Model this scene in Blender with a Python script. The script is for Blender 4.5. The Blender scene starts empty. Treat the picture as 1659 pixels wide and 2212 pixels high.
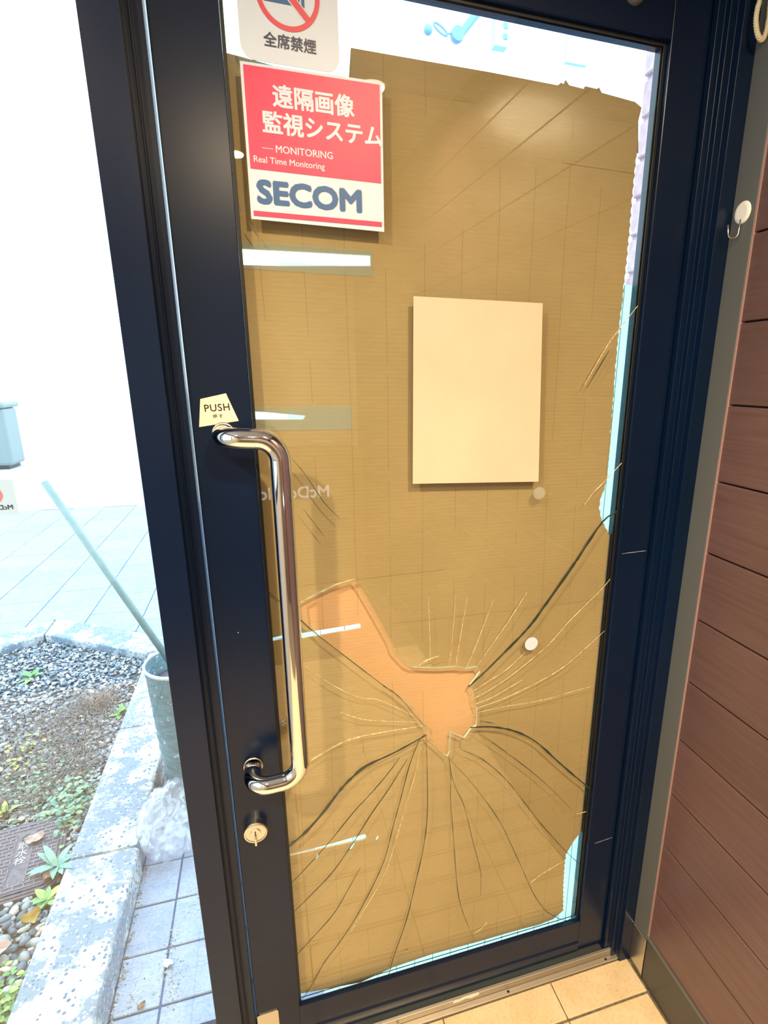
import bpy, bmesh, math, random
from mathutils import Vector, Matrix, noise
from mathutils.geometry import delaunay_2d_cdt
S = bpy.context.scene
COL = S.collection
random.seed(7)
PI = math.pi

# ------------------------------------------------------------------ camera
cam = bpy.data.objects.new('camera', bpy.data.cameras.new('camera'))
COL.objects.link(cam)
cam.data.sensor_fit = 'VERTICAL'
cam.data.sensor_height = 36.0
cam.data.lens = 1215.6 * 36.0 / 2212.0
cam.data.shift_x = (829.5 - 945.0) / 2212.0
cam.data.shift_y = (1167.26 - 1106.0) / 2212.0
cam.data.clip_start = 0.01
cam.data.clip_end = 200
cam.matrix_world = Matrix(((0.95478088, 0.07383677, -0.28799584, 0.0),
                           (-0.29715424, 0.26838579, -0.91633423, -1.0),
                           (0.00963483, 0.96047759, 0.27819053, 1.54),
                           (0, 0, 0, 1)))
S.camera = cam

# ------------------------------------------------------------------ sky and exposure
wd = bpy.data.worlds.new('sky'); S.world = wd; wd.use_nodes = True
bgn = wd.node_tree.nodes['Background']
bgn.inputs[0].default_value = (0.70, 0.90, 1.06, 1)      # bright overcast sky
bgn.inputs[1].default_value = 5.0
S.view_settings.view_transform = 'Standard'
S.view_settings.look = 'None'
S.view_settings.exposure = 0.0
S.view_settings.gamma = 1.0
S.view_settings.use_curve_mapping = False
S.cycles.max_bounces = 10
S.cycles.diffuse_bounces = 5
S.cycles.glossy_bounces = 5
S.cycles.transparent_max_bounces = 24
S.cycles.caustics_reflective = False
S.cycles.caustics_refractive = False
S.cycles.sample_clamp_indirect = 6.0
LAMP_W = 49.0

# ------------------------------------------------------------------ helpers
WM = {}
def empty(name, loc, label=None, cat=None, group=None, kind=None, parent=None):
    o = bpy.data.objects.new(name, None); COL.objects.link(o)
    o.empty_display_size = 0.05
    o.location = loc
    WM[o] = Matrix.Translation(loc)
    if parent:
        o.parent = parent
        o.matrix_local = WM[parent].inverted() @ WM[o]
    return tag(o, label, cat, group, kind)
def tag(o, label=None, cat=None, group=None, kind=None):
    if label: o['label'] = label
    if cat: o['category'] = cat
    if group: o['group'] = group
    if kind: o['kind'] = kind
    return o
def mk(name, bm, m, parent=None, smooth=False, base=False, **kw):
    """link a bmesh given in world coordinates as one object, origin at its middle (or at its base)"""
    vs = bm.verts
    lo = Vector((min(v.co.x for v in vs), min(v.co.y for v in vs), min(v.co.z for v in vs)))
    hi = Vector((max(v.co.x for v in vs), max(v.co.y for v in vs), max(v.co.z for v in vs)))
    c = (lo + hi) / 2
    if base: c.z = lo.z
    bmesh.ops.translate(bm, verts=vs, vec=-c)
    me = bpy.data.meshes.new(name)
    bm.to_mesh(me); bm.free()
    if smooth:
        for p in me.polygons: p.use_smooth = True
    for mm in (m if isinstance(m, (list, tuple)) else [m]): me.materials.append(mm)
    return inst(name, me, Matrix.Translation(c), parent, **kw)
def inst(name, me, mw, parent=None, **kw):
    o = bpy.data.objects.new(name, me); COL.objects.link(o)
    WM[o] = mw
    if parent:
        o.parent = parent
        o.matrix_local = WM[parent].inverted() @ mw
    else:
        o.matrix_local = mw
    return tag(o, **kw)
def box(x0, x1, y0, y1, z0, z1, bev=0.0, bm=None, M=None, seg=2):
    own = bm is None
    b = bmesh.new()
    bmesh.ops.create_cube(b, size=1)
    for v in b.verts:
        v.co = Vector(((x0 + x1) / 2 + v.co.x * (x1 - x0), (y0 + y1) / 2 + v.co.y * (y1 - y0), (z0 + z1) / 2 + v.co.z * (z1 - z0)))
    if bev > 0:
        bmesh.ops.bevel(b, geom=list(b.edges), offset=bev, segments=seg, affect='EDGES', profile=0.5)
    if M is not None: b.transform(M)
    if own: return b
    join(bm, b)
    return bm
def join(bm, b, mi=None):
    me = bpy.data.meshes.new('t'); 
    if mi is not None:
        for f in b.faces: f.material_index = mi
    b.to_mesh(me); b.free()
    bm.from_mesh(me); bpy.data.meshes.remove(me)
def tube(pts, r, n=10, bm=None, cap=True, closed=False):
    """sweep a circle (radius r or list of radii) along points"""
    own = bm is None
    if own: bm = bmesh.new()
    pts = [Vector(p) for p in pts]
    N = len(pts)
    rr = r if isinstance(r, (list, tuple)) else [r] * N
    t0 = (pts[1] - pts[0]).normalized()
    up = Vector((0, 0, 1)) if abs(t0.z) < 0.9 else Vector((1, 0, 0))
    u = t0.cross(up).normalized()
    rings = []
    for i, p in enumerate(pts):
        a = pts[max(i - 1, 0)]; b = pts[min(i + 1, N - 1)]
        t = (b - a).normalized()
        u = (u - t * u.dot(t)).normalized()
        w = t.cross(u)
        rings.append([bm.verts.new(p + (u * math.cos(2 * PI * k / n) + w * math.sin(2 * PI * k / n)) * rr[i]) for k in range(n)])
    for i in range(N - 1):
        for k in range(n):
            bm.faces.new((rings[i][k], rings[i][(k + 1) % n], rings[i + 1][(k + 1) % n], rings[i + 1][k]))
    if cap:
        bm.faces.new(rings[0][::-1]); bm.faces.new(rings[-1])
    bmesh.ops.recalc_face_normals(bm, faces=bm.faces)
    return bm
def fillet(pts, r, seg=8):
    pts = [Vector(p) for p in pts]
    out = [pts[0]]
    for i in range(1, len(pts) - 1):
        a = (pts[i - 1] - pts[i]); b = (pts[i + 1] - pts[i])
        rr = min(r, a.length * 0.49, b.length * 0.49) if len(pts) > 3 else r
        a.normalize(); b.normalize()
        p0 = pts[i] + a * rr; p1 = pts[i] + b * rr
        ang = a.angle(b)
        c = pts[i] + (a + b).normalized() * (rr / math.cos(ang / 2)) if ang < 3.1 else None
        if c is None: continue
        R = (p0 - c); Q = (p1 - c)
        tot = R.angle(Q); ax = R.cross(Q).normalized()
        for k in range(seg + 1):
            out.append(c + Matrix.Rotation(tot * k / seg, 3, ax) @ R)
    out.append(pts[-1])
    return out
def lathe(prof, n=32, M=None, bm=None):
    """revolve (radius, height) profile round +Z"""
    own = bm is None
    b = bmesh.new()
    rings = []
    for r, h in prof:
        if r < 1e-6: rings.append([b.verts.new((0, 0, h))])
        else: rings.append([b.verts.new((r * math.cos(2 * PI * k / n), r * math.sin(2 * PI * k / n), h)) for k in range(n)])
    for A, B in zip(rings, rings[1:]):
        for k in range(n):
            q = [A[k % len(A)], A[(k + 1) % len(A)], B[(k + 1) % len(B)], B[k % len(B)]]
            q2 = []
            for v in q:
                if v not in q2: q2.append(v)
            if len(q2) > 2: b.faces.new(q2)
    bmesh.ops.recalc_face_normals(b, faces=b.faces)
    if M is not None: b.transform(M)
    if own: return b
    join(bm, b); return bm
def in_poly(p, poly):
    x, y = p; c = False; j = len(poly) - 1
    for i in range(len(poly)):
        xi, yi = poly[i]; xj, yj = poly[j]
        if (yi > y) != (yj > y) and x < (xj - xi) * (y - yi) / (yj - yi) + xi: c = not c
        j = i
    return c
def flat(outer, holes, y0, y1, bm=None):
    """solid plate in the XZ plane between y0 and y1 (y0 faces the room), outline and holes given as (x, z)"""
    if bm is None: bm = bmesh.new()
    vs, es = [], []
    for loop in [outer] + holes:
        s = len(vs); vs += [Vector(p) for p in loop]
        es += [(s + i, s + (i + 1) % len(loop)) for i in range(len(loop))]
    V, E, F, *_ = delaunay_2d_cdt(vs, es, [], 0, 1e-6)
    keep = []
    for f in F:
        c = sum((V[i] for i in f), Vector((0, 0))) / len(f)
        if in_poly(c, outer) and not any(in_poly(c, h) for h in holes): keep.append(f)
    A = {}; B = {}
    def g(D, i, y):
        if i not in D: D[i] = bm.verts.new((V[i].x, y, V[i].y))
        return D[i]
    cnt = {}
    for f in keep:
        for a, b in zip(f, list(f[1:]) + [f[0]]): cnt[(a, b)] = 1
        try:
            bm.faces.new([g(A, i, y0) for i in f]); bm.faces.new([g(B, i, y1) for i in reversed(f)])
        except ValueError: pass
    for (a, b) in cnt:
        if (b, a) not in cnt:
            try: bm.faces.new((g(A, b, y0), g(A, a, y0), g(B, a, y1), g(B, b, y1)))
            except ValueError: pass
    bmesh.ops.recalc_face_normals(bm, faces=bm.faces)
    return bm
def rrect(x0, x1, z0, z1, r, n=8):
    o = []
    for cx, cz, a in ((x1 - r, z1 - r, 0), (x0 + r, z1 - r, PI / 2), (x0 + r, z0 + r, PI), (x1 - r, z0 + r, 1.5 * PI)):
        o += [(cx + r * math.cos(a + PI / 2 * k / n), cz + r * math.sin(a + PI / 2 * k / n)) for k in range(n + 1)]
    return o
def circ(cx, cz, r, n=40):
    return [(cx + r * math.cos(2 * PI * k / n), cz + r * math.sin(2 * PI * k / n)) for k in range(n)]
def words(body, size, M, bold=0.0, align='CENTER', space=1.0, depth=0.0, sx=1.0):
    """lettering as a flat mesh; M places its XY plane"""
    cu = bpy.data.curves.new('lettering', 'FONT')
    cu.body = body; cu.size = size; cu.align_x = align; cu.align_y = 'CENTER'
    cu.space_character = space; cu.extrude = depth; cu.resolution_u = 3
    ob = bpy.data.objects.new('lettering', cu); COL.objects.link(ob)
    dg = bpy.context.evaluated_depsgraph_get(); dg.update()
    me = bpy.data.meshes.new_from_object(ob.evaluated_get(dg))
    bm = bmesh.new(); bm.from_mesh(me)
    bpy.data.objects.remove(ob); bpy.data.curves.remove(cu); bpy.data.meshes.remove(me)
    for v in bm.verts: v.co.x *= sx
    if bold:
        one = bpy.data.meshes.new('t'); bm.to_mesh(one)
        for k in range(6):
            c = bmesh.new(); c.from_mesh(one)
            bmesh.ops.translate(c, verts=c.verts, vec=(bold * size * math.cos(k * PI / 3), bold * size * math.sin(k * PI / 3), 2e-5 * (k + 1)))
            join(bm, c)
        bpy.data.meshes.remove(one)
    bm.transform(M)
    return bm
def face_room(x, y, z, rot=0.0):          # XY of lettering -> XZ plane facing the room (-y)
    return Matrix.Translation((x, y, z)) @ Matrix.Rotation(PI / 2, 4, 'X') @ Matrix.Rotation(rot, 4, 'Z')
def face_out(x, y, z):                    # facing outside (+y)
    return Matrix.Translation((x, y, z)) @ Matrix.Rotation(PI, 4, 'Z') @ Matrix.Rotation(PI / 2, 4, 'X')

# ------------------------------------------------------------------ materials
class NT:
    def __init__(s, name):
        s.m = bpy.data.materials.new(name); s.m.use_nodes = True
        s.t = s.m.node_tree; s.t.nodes.clear()
        s.out = s.t.nodes.new('ShaderNodeOutputMaterial')
    def n(s, ty, ins=None, **at):
        nd = s.t.nodes.new('ShaderNode' + ty)
        for k, v in at.items(): setattr(nd, k, v)
        for k, v in (ins or {}).items():
            if isinstance(v, bpy.types.NodeSocket): s.t.links.new(v, nd.inputs[k])
            else: nd.inputs[k].default_value = v
        return nd
    def ramp(s, fac, stops, interp='LINEAR'):
        nd = s.n('ValToRGB', {0: fac}); cr = nd.color_ramp; cr.interpolation = interp
        while len(cr.elements) < len(stops): cr.elements.new(0.5)
        for e, (p, c) in zip(cr.elements, stops):
            e.position = p; e.color = (*c, 1) if len(c) == 3 else c
        return nd.outputs[0]
    def mix(s, a, b, f, mode='MIX'):
        nd = s.n('Mix', data_type='RGBA', blend_type=mode)
        for sock, v in ((nd.inputs[0], f), (nd.inputs[6], a), (nd.inputs[7], b)):
            if isinstance(v, bpy.types.NodeSocket): s.t.links.new(v, sock)
            else: sock.default_value = v if not isinstance(v, tuple) or len(v) != 3 else (*v, 1)
        return nd.outputs[2]
    def math(s, op, a, b=0.0, c=0.0):
        nd = s.n('Math', operation=op)
        for i, v in enumerate((a, b, c)):
            if isinstance(v, bpy.types.NodeSocket): s.t.links.new(v, nd.inputs[i])
            else: nd.inputs[i].default_value = v
        return nd.outputs[0]
    def obj(s, scale=(1, 1, 1)):
        tc = s.n('TexCoord')
        return s.n('Mapping', {'Vector': tc.outputs['Object'], 'Scale': scale}).outputs[0]
    def pos(s, scale=(1, 1, 1)):
        g = s.n('NewGeometry')
        return s.n('Mapping', {'Vector': g.outputs['Position'], 'Scale': scale}).outputs[0]
    def noise(s, vec, scale, detail=4, rough=0.55):
        return s.n('TexNoise', {'Vector': vec, 'Scale': scale, 'Detail': detail, 'Roughness': rough}).outputs[0]
    def bump(s, h, strength, dist=0.001):
        return s.n('Bump', {'Height': h, 'Strength': strength, 'Distance': dist}).outputs[0]
    def pbr(s, col, rough=0.5, metal=0.0, spec=0.5, normal=None, **kw):
        b = s.n('BsdfPrincipled')
        def put(k, v):
            if isinstance(v, bpy.types.NodeSocket): s.t.links.new(v, b.inputs[k])
            else: b.inputs[k].default_value = (*v, 1) if isinstance(v, tuple) and len(v) == 3 else v
        put('Base Color', col); put('Roughness', rough); put('Metallic', metal); put('Specular IOR Level', spec)
        if normal: put('Normal', normal)
        for k, v in kw.items(): put(k, v)
        s.t.links.new(b.outputs[0], s.out.inputs[0])
        return s.m
def plain(name, col, rough=0.5, metal=0.0, spec=0.5, **kw):
    return NT(name).pbr(col, rough, metal, spec, **kw)
def speckled(name, a, b, scale, rough=0.6, bump=0.15, lo=0.35, hi=0.65, **kw):
    t = NT(name); v = t.obj(); f = t.noise(v, scale, 6)
    return t.pbr(t.ramp(f, [(lo, a), (hi, b)]), rough, normal=t.bump(f, bump), **kw)
def varied(name, stops, rough=0.6, **kw):
    """colour differs from piece to piece (per object and per loose island)"""
    t = NT(name)
    g = t.n('NewGeometry'); o = t.n('ObjectInfo')
    r = t.math('FRACT', t.math('ADD', g.outputs['Random Per Island'], o.outputs['Random']))
    c = t.ramp(r, stops)
    f = t.noise(t.obj(), 60, 3)
    c = t.mix(c, t.ramp(f, [(0.3, (0.55, 0.55, 0.55)), (0.7, (1.15, 1.15, 1.15))]), 0.5, 'MULTIPLY')
    return t.pbr(c, rough, **kw)
def clear_glass(name, tint, refl=1.0):
    t = NT(name)
    lw = t.n('LayerWeight', {'Blend': 0.5})
    f = t.math('MULTIPLY_ADD', t.math('POWER', lw.outputs['Facing'], 5.0), 0.96 * refl, 0.04 * refl)
    tr = t.n('BsdfTransparent', {0: (*tint, 1)}); gl = t.n('BsdfGlossy', {'Color': (1, 1, 1, 1), 'Roughness': 0.0})
    mx = t.n('MixShader', {0: f, 1: tr.outputs[0], 2: gl.outputs[0]})
    t.t.links.new(mx.outputs[0], t.out.inputs[0])
    return t.m
def glow(name, col, strength):
    t = NT(name); e = t.n('Emission', {0: (*col, 1), 1: strength})
    t.t.links.new(e.outputs[0], t.out.inputs[0]); return t.m

M = {}
def paint():
    t = NT('navy_paint'); f = t.noise(t.pos(), 2.5, 3)
    return t.pbr(t.ramp(f, [(0.3, (0.0015, 0.0080, 0.029)), (0.7, (0.0022, 0.0105, 0.037))]), 0.26, spec=0.30,
                 normal=t.bump(t.noise(t.pos(), 900, 2), 0.03, 0.0005))
M['paint'] = paint()
M['gasket'] = plain('gasket_rubber', (0.006, 0.008, 0.010), 0.45)
M['glass'] = clear_glass('tinted_glass', (0.918, 0.968, 0.948))
M['side_glass'] = clear_glass('side_glass', (0.975, 0.99, 0.995))
M['edge'] = plain('broken_glass_edge', (0.50, 0.66, 0.52), 0.25)
def glintm():
    t = NT('painted_crack_glint'); f = t.noise(t.pos(), 90, 3, 0.7)
    return t.pbr(t.ramp(f, [(0.38, (0.42, 0.30, 0.14)), (0.55, (0.80, 0.68, 0.42)), (0.68, (0.98, 0.95, 0.85))]), 0.3)  # light glinting off the cracks, put into the colour and flecked by noise
M['chip'] = glintm()
M['crack'] = plain('dark_crack', (0.03, 0.045, 0.035), 0.3)
M['chrome'] = plain('polished_steel', (0.76, 0.79, 0.84), 0.05, 1.0)
M['steel'] = plain('brushed_steel', (0.62, 0.60, 0.56), 0.28, 1.0)
M['alu'] = speckled('aluminium', (0.55, 0.50, 0.42), (0.72, 0.66, 0.56), 30, 0.38, 0.05, metallic=0) if False else plain('aluminium', (0.66, 0.60, 0.52), 0.36, 0.8)
def card():
    t = NT('cardboard'); p = t.pos()
    fine = t.noise(t.pos((3, 1, 60)), 14, 4)
    big = t.noise(p, 3.0, 4)
    c = t.ramp(big, [(0.3, (0.49, 0.315, 0.165)), (0.7, (0.58, 0.375, 0.200))])
    c = t.mix(c, t.ramp(fine, [(0.3, (0.88, 0.88, 0.88)), (0.7, (1.06, 1.06, 1.06))]), 0.6, 'MULTIPLY')
    # score lines every 68 mm, broken up along their length
    sx = t.n('SeparateXYZ', {0: p})
    wob = t.math('MULTIPLY_ADD', t.noise(t.pos((1, 1, 1)), 2.0, 2), 0.02, sx.outputs[0])
    fr = t.math('ABSOLUTE', t.math('SUBTRACT', t.math('FRACT', t.math('DIVIDE', wob, 0.068)), 0.5))
    ln = t.math('LESS_THAN', fr, 0.009)
    gap = t.math('GREATER_THAN', t.noise(t.pos((1, 1, 1)), 5.0, 2), 0.46)
    ln = t.math('MULTIPLY', ln, gap)
    c = t.mix(c, (0.25, 0.14, 0.05), t.math('MULTIPLY', ln, 0.42))
    # corrugation telegraphing through the liner
    fl = t.math('SINE', t.math('MULTIPLY', sx.outputs[2], 2 * PI / 0.0075))
    h = t.math('ADD', t.math('MULTIPLY', fl, 0.25), t.math('SUBTRACT', big, ln))
    return t.pbr(c, 0.85, spec=0.06, normal=t.bump(h, 0.10, 0.002))
M['card'] = card()
M['card_edge'] = plain('cardboard_edge', (0.46, 0.29, 0.12), 0.8)
M['white'] = plain('white_plastic', (0.86, 0.85, 0.80), 0.35)
M['sticker'] = plain('white_sticker', (0.58, 0.68, 0.84), 0.4)
M['cream'] = plain('cream_sticker', (0.86, 0.76, 0.62), 0.4)
M['paper'] = speckled('notice_paper', (0.60, 0.50, 0.37), (0.65, 0.55, 0.41), 6, 0.7, 0.02)
M['pink'] = plain('crimson_print', (0.60, 0.028, 0.11), 0.4)
M['red'] = plain('red_print', (0.62, 0.05, 0.09), 0.4)
M['blue'] = plain('blue_print', (0.015, 0.10, 0.30), 0.4)
M['navy'] = plain('navy_print', (0.018, 0.03, 0.09), 0.4)
M['ink'] = plain('black_print', (0.015, 0.015, 0.018), 0.4)
def tile():
    t = NT('cream_tile'); o = t.n('ObjectInfo'); v = t.pos()
    f = t.noise(v, 14, 6, 0.65); f2 = t.noise(v, 120, 3)
    c = t.ramp(f, [(0.3, (0.70, 0.52, 0.30)), (0.7, (0.82, 0.64, 0.40))])
    c = t.mix(c, t.ramp(f2, [(0.25, (0.8, 0.76, 0.7)), (0.5, (1, 1, 1))]), 0.8, 'MULTIPLY')
    return t.pbr(c, 0.5, normal=t.bump(f2, 0.1))
M['tile'] = tile()
M['grout'] = speckled('grout', (0.10, 0.075, 0.05), (0.20, 0.16, 0.11), 80, 0.9)
def wood():
    t = NT('plank_wood'); o = t.n('ObjectInfo')
    p = t.pos((2, 1.2, 26))
    g = t.noise(p, 5.0, 6, 0.6)
    c = t.ramp(g, [(0.3, (0.110, 0.060, 0.056)), (0.55, (0.132, 0.075, 0.071)), (0.8, (0.160, 0.093, 0.088))])
    c = t.mix(c, t.ramp(o.outputs['Random'], [(0, (0.9, 0.9, 0.9)), (1, (1.08, 1.05, 1.05))]), 1.0, 'MULTIPLY')
    return t.pbr(c, 0.33, normal=t.bump(g, 0.05))
M['wood'] = wood()
M['seam'] = plain('dark_seam', (0.03, 0.012, 0.010), 0.8)
M['grey'] = plain('grey_trim', (0.115, 0.120, 0.115), 0.42)
M['darkgrey'] = plain('dark_grey_base', (0.05, 0.05, 0.045), 0.4)
M['plaster'] = plain('plaster', (0.42, 0.40, 0.37), 0.8)
M['ceil'] = plain('ceiling_board', (0.62, 0.60, 0.56), 0.9)
def kerbm():
    t = NT('terrazzo'); v = t.pos(); 
    vo = t.n('TexVoronoi', {'Vector': v, 'Scale': 70.0, 'Randomness': 1.0})
    big = t.noise(v, 9, 5, 0.7); sp = t.noise(v, 75, 2)
    speck = t.math('MULTIPLY', t.math('LESS_THAN', vo.outputs['Distance'], 0.32), t.math('GREATER_THAN', t.n('SeparateColor', {0: vo.outputs['Color']}).outputs[0], 0.55))
    c = t.ramp(sp, [(0.3, (0.26, 0.30, 0.33)), (0.6, (0.46, 0.49, 0.48))])
    c = t.mix(c, (0.045, 0.085, 0.15), t.math('MULTIPLY', speck, 0.9))
    worn = t.ramp(big, [(0.47, (0, 0, 0)), (0.54, (1, 1, 1))])
    worn2 = t.math('MULTIPLY', worn, t.math('GREATER_THAN', sp, 0.40))
    c = t.mix(c, (0.10, 0.155, 0.22), t.math('MULTIPLY', worn2, 0.85))
    return t.pbr(c, 0.75, normal=t.bump(t.math('ADD', big, sp), 0.3, 0.003))
M['kerb'] = kerbm()
def pav():
    t = NT('paving_stone'); v = t.pos(); o = t.n('ObjectInfo')
    f = t.noise(v, 20, 6, 0.7); f2 = t.noise(v, 160, 3, 0.7)
    c = t.ramp(f, [(0.25, (0.18, 0.24, 0.34)), (0.7, (0.27, 0.33, 0.43))])
    c = t.mix(c, t.ramp(f2, [(0.3, (0.7, 0.74, 0.82)), (0.55, (1.05, 1.05, 1.05))]), 0.8, 'MULTIPLY')
    c = t.mix(c, t.ramp(o.outputs['Random'], [(0, (0.92, 0.92, 0.92)), (1, (1.06, 1.06, 1.06))]), 1.0, 'MULTIPLY')
    return t.pbr(c, 0.7, normal=t.bump(f2, 0.25, 0.002))
M['pav'] = pav()
M['joint'] = speckled('joint_sand', (0.03, 0.065, 0.15), (0.06, 0.12, 0.24), 60, 0.95)
M['soil'] = speckled('soil', (0.035, 0.036, 0.042), (0.11, 0.11, 0.115), 40, 0.95, 0.5)
M['pebble'] = varied('pebbles', [(0, (0.05, 0.08, 0.12)), (0.35, (0.13, 0.18, 0.23)), (0.65, (0.26, 0.30, 0.32)), (0.85, (0.45, 0.47, 0.46)), (1, (0.60, 0.60, 0.56))], 0.5)
M['iron'] = speckled('cover_iron', (0.055, 0.05, 0.065), (0.105, 0.095, 0.115), 60, 0.55, 0.2)
M['iron_hi'] = plain('cover_relief', (0.15, 0.14, 0.165), 0.5)
M['teal_leaf'] = varied('teal_leaf', [(0, (0.10, 0.24, 0.19)), (1, (0.20, 0.38, 0.30))], 0.5)
M['green_leaf'] = varied('green_leaf', [(0, (0.08, 0.24, 0.07)), (0.6, (0.18, 0.36, 0.12)), (1, (0.36, 0.46, 0.10))], 0.5)
M['pale_leaf'] = varied('pale_leaf', [(0, (0.07, 0.18, 0.14)), (0.5, (0.14, 0.28, 0.20)), (1, (0.24, 0.36, 0.15))], 0.5)
M['lime_leaf'] = varied('lime_leaf', [(0, (0.30, 0.40, 0.08)), (1, (0.46, 0.50, 0.12))], 0.5)
M['dry'] = varied('dry_stems', [(0, (0.05, 0.045, 0.05)), (0.45, (0.11, 0.095, 0.10)), (0.75, (0.25, 0.24, 0.23)), (1, (0.10, 0.14, 0.10))], 0.9)
M['dead_leaf'] = varied('dead_leaf', [(0, (0.38, 0.30, 0.27)), (1, (0.52, 0.42, 0.38))], 0.7)
M['brown_leaf'] = plain('brown_leaf', (0.22, 0.13, 0.08), 0.7)
M['ochre_leaf'] = plain('ochre_leaf', (0.33, 0.24, 0.07), 0.7)
def bucketm():
    t = NT('worn_teal_paint'); v = t.pos()
    f = t.noise(t.pos((8, 8, 22)), 4, 5, 0.6); g = t.noise(v, 35, 4, 0.7)
    c = t.ramp(f, [(0.3, (0.03, 0.105, 0.135)), (0.7, (0.08, 0.20, 0.245))])
    c = t.mix(c, (0.34, 0.46, 0.48), t.ramp(g, [(0.60, (0, 0, 0)), (0.66, (1, 1, 1))]))
    return t.pbr(c, 0.5, normal=t.bump(f, 0.2, 0.002))
M['bucket'] = bucketm()
M['bucket_in'] = speckled('bucket_inside', (0.11, 0.11, 0.14), (0.20, 0.20, 0.24), 25, 0.7)
M['pole'] = speckled('pale_pole', (0.20, 0.29, 0.29), (0.26, 0.35, 0.34), 20, 0.45, 0.03)
def plastic(name, col, alpha, refl, trans=0.5):
    t = NT(name)
    d = t.n('BsdfDiffuse', {0: (*col, 1)}); tl = t.n('BsdfTranslucent', {0: (*col, 1)})
    tr = t.n('BsdfTransparent', {0: (0.96, 0.98, 1, 1)}); gl = t.n('BsdfGlossy', {'Color': (1, 1, 1, 1), 'Roughness': 0.12})
    a = t.n('MixShader', {0: trans, 1: d.outputs[0], 2: tl.outputs[0]})
    b = t.n('MixShader', {0: alpha, 1: tr.outputs[0], 2: a.outputs[0]})
    lw = t.n('LayerWeight', {'Blend': 0.5})
    f = t.math('MULTIPLY_ADD', t.math('POWER', lw.outputs['Facing'], 3.0), 0.5 * refl, 0.05 * refl)
    c = t.n('MixShader', {0: f, 1: b.outputs[0], 2: gl.outputs[0]})
    t.t.links.new(c.outputs[0], t.out.inputs[0]); return t.m
M['bag'] = plastic('thin_plastic_bag', (0.80, 0.85, 0.92), 0.22, 1.0)
M['board'] = plastic('translucent_plastic_board', (0.74, 1.0, 0.91), 0.95, 0.5, 0.96)
M['tape'] = plastic('packing_tape', (0.85, 0.88, 0.85), 0.28, 0.7)
M['brick'] = varied('pink_brick', [(0, (0.72, 0.44, 0.52)), (1, (0.82, 0.56, 0.62))], 0.8)
M['mortar'] = plain('mortar', (0.55, 0.42, 0.52), 0.9)
M['rope'] = plain('cream_rope', (0.70, 0.62, 0.42), 0.8)
M['teal'] = plain('teal_paint', (0.15, 0.20, 0.20), 0.5)
M['skyblue'] = plain('pale_blue_metal', (0.16, 0.30, 0.52), 0.5)
M['pale'] = plain('pale_aqua', (0.42, 0.62, 0.62), 0.6)
M['concrete'] = plain('pale_render', (0.5, 0.5, 0.48), 0.8)
M['counter'] = plain('counter_front', (0.12, 0.07, 0.05), 0.6)
M['lamp'] = glow('lamp_glow', (1.0, 0.80, 0.52), 18.0)
M['letters'] = glow('lit_letters', (1.0, 0.95, 0.88), 3.2)

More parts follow.
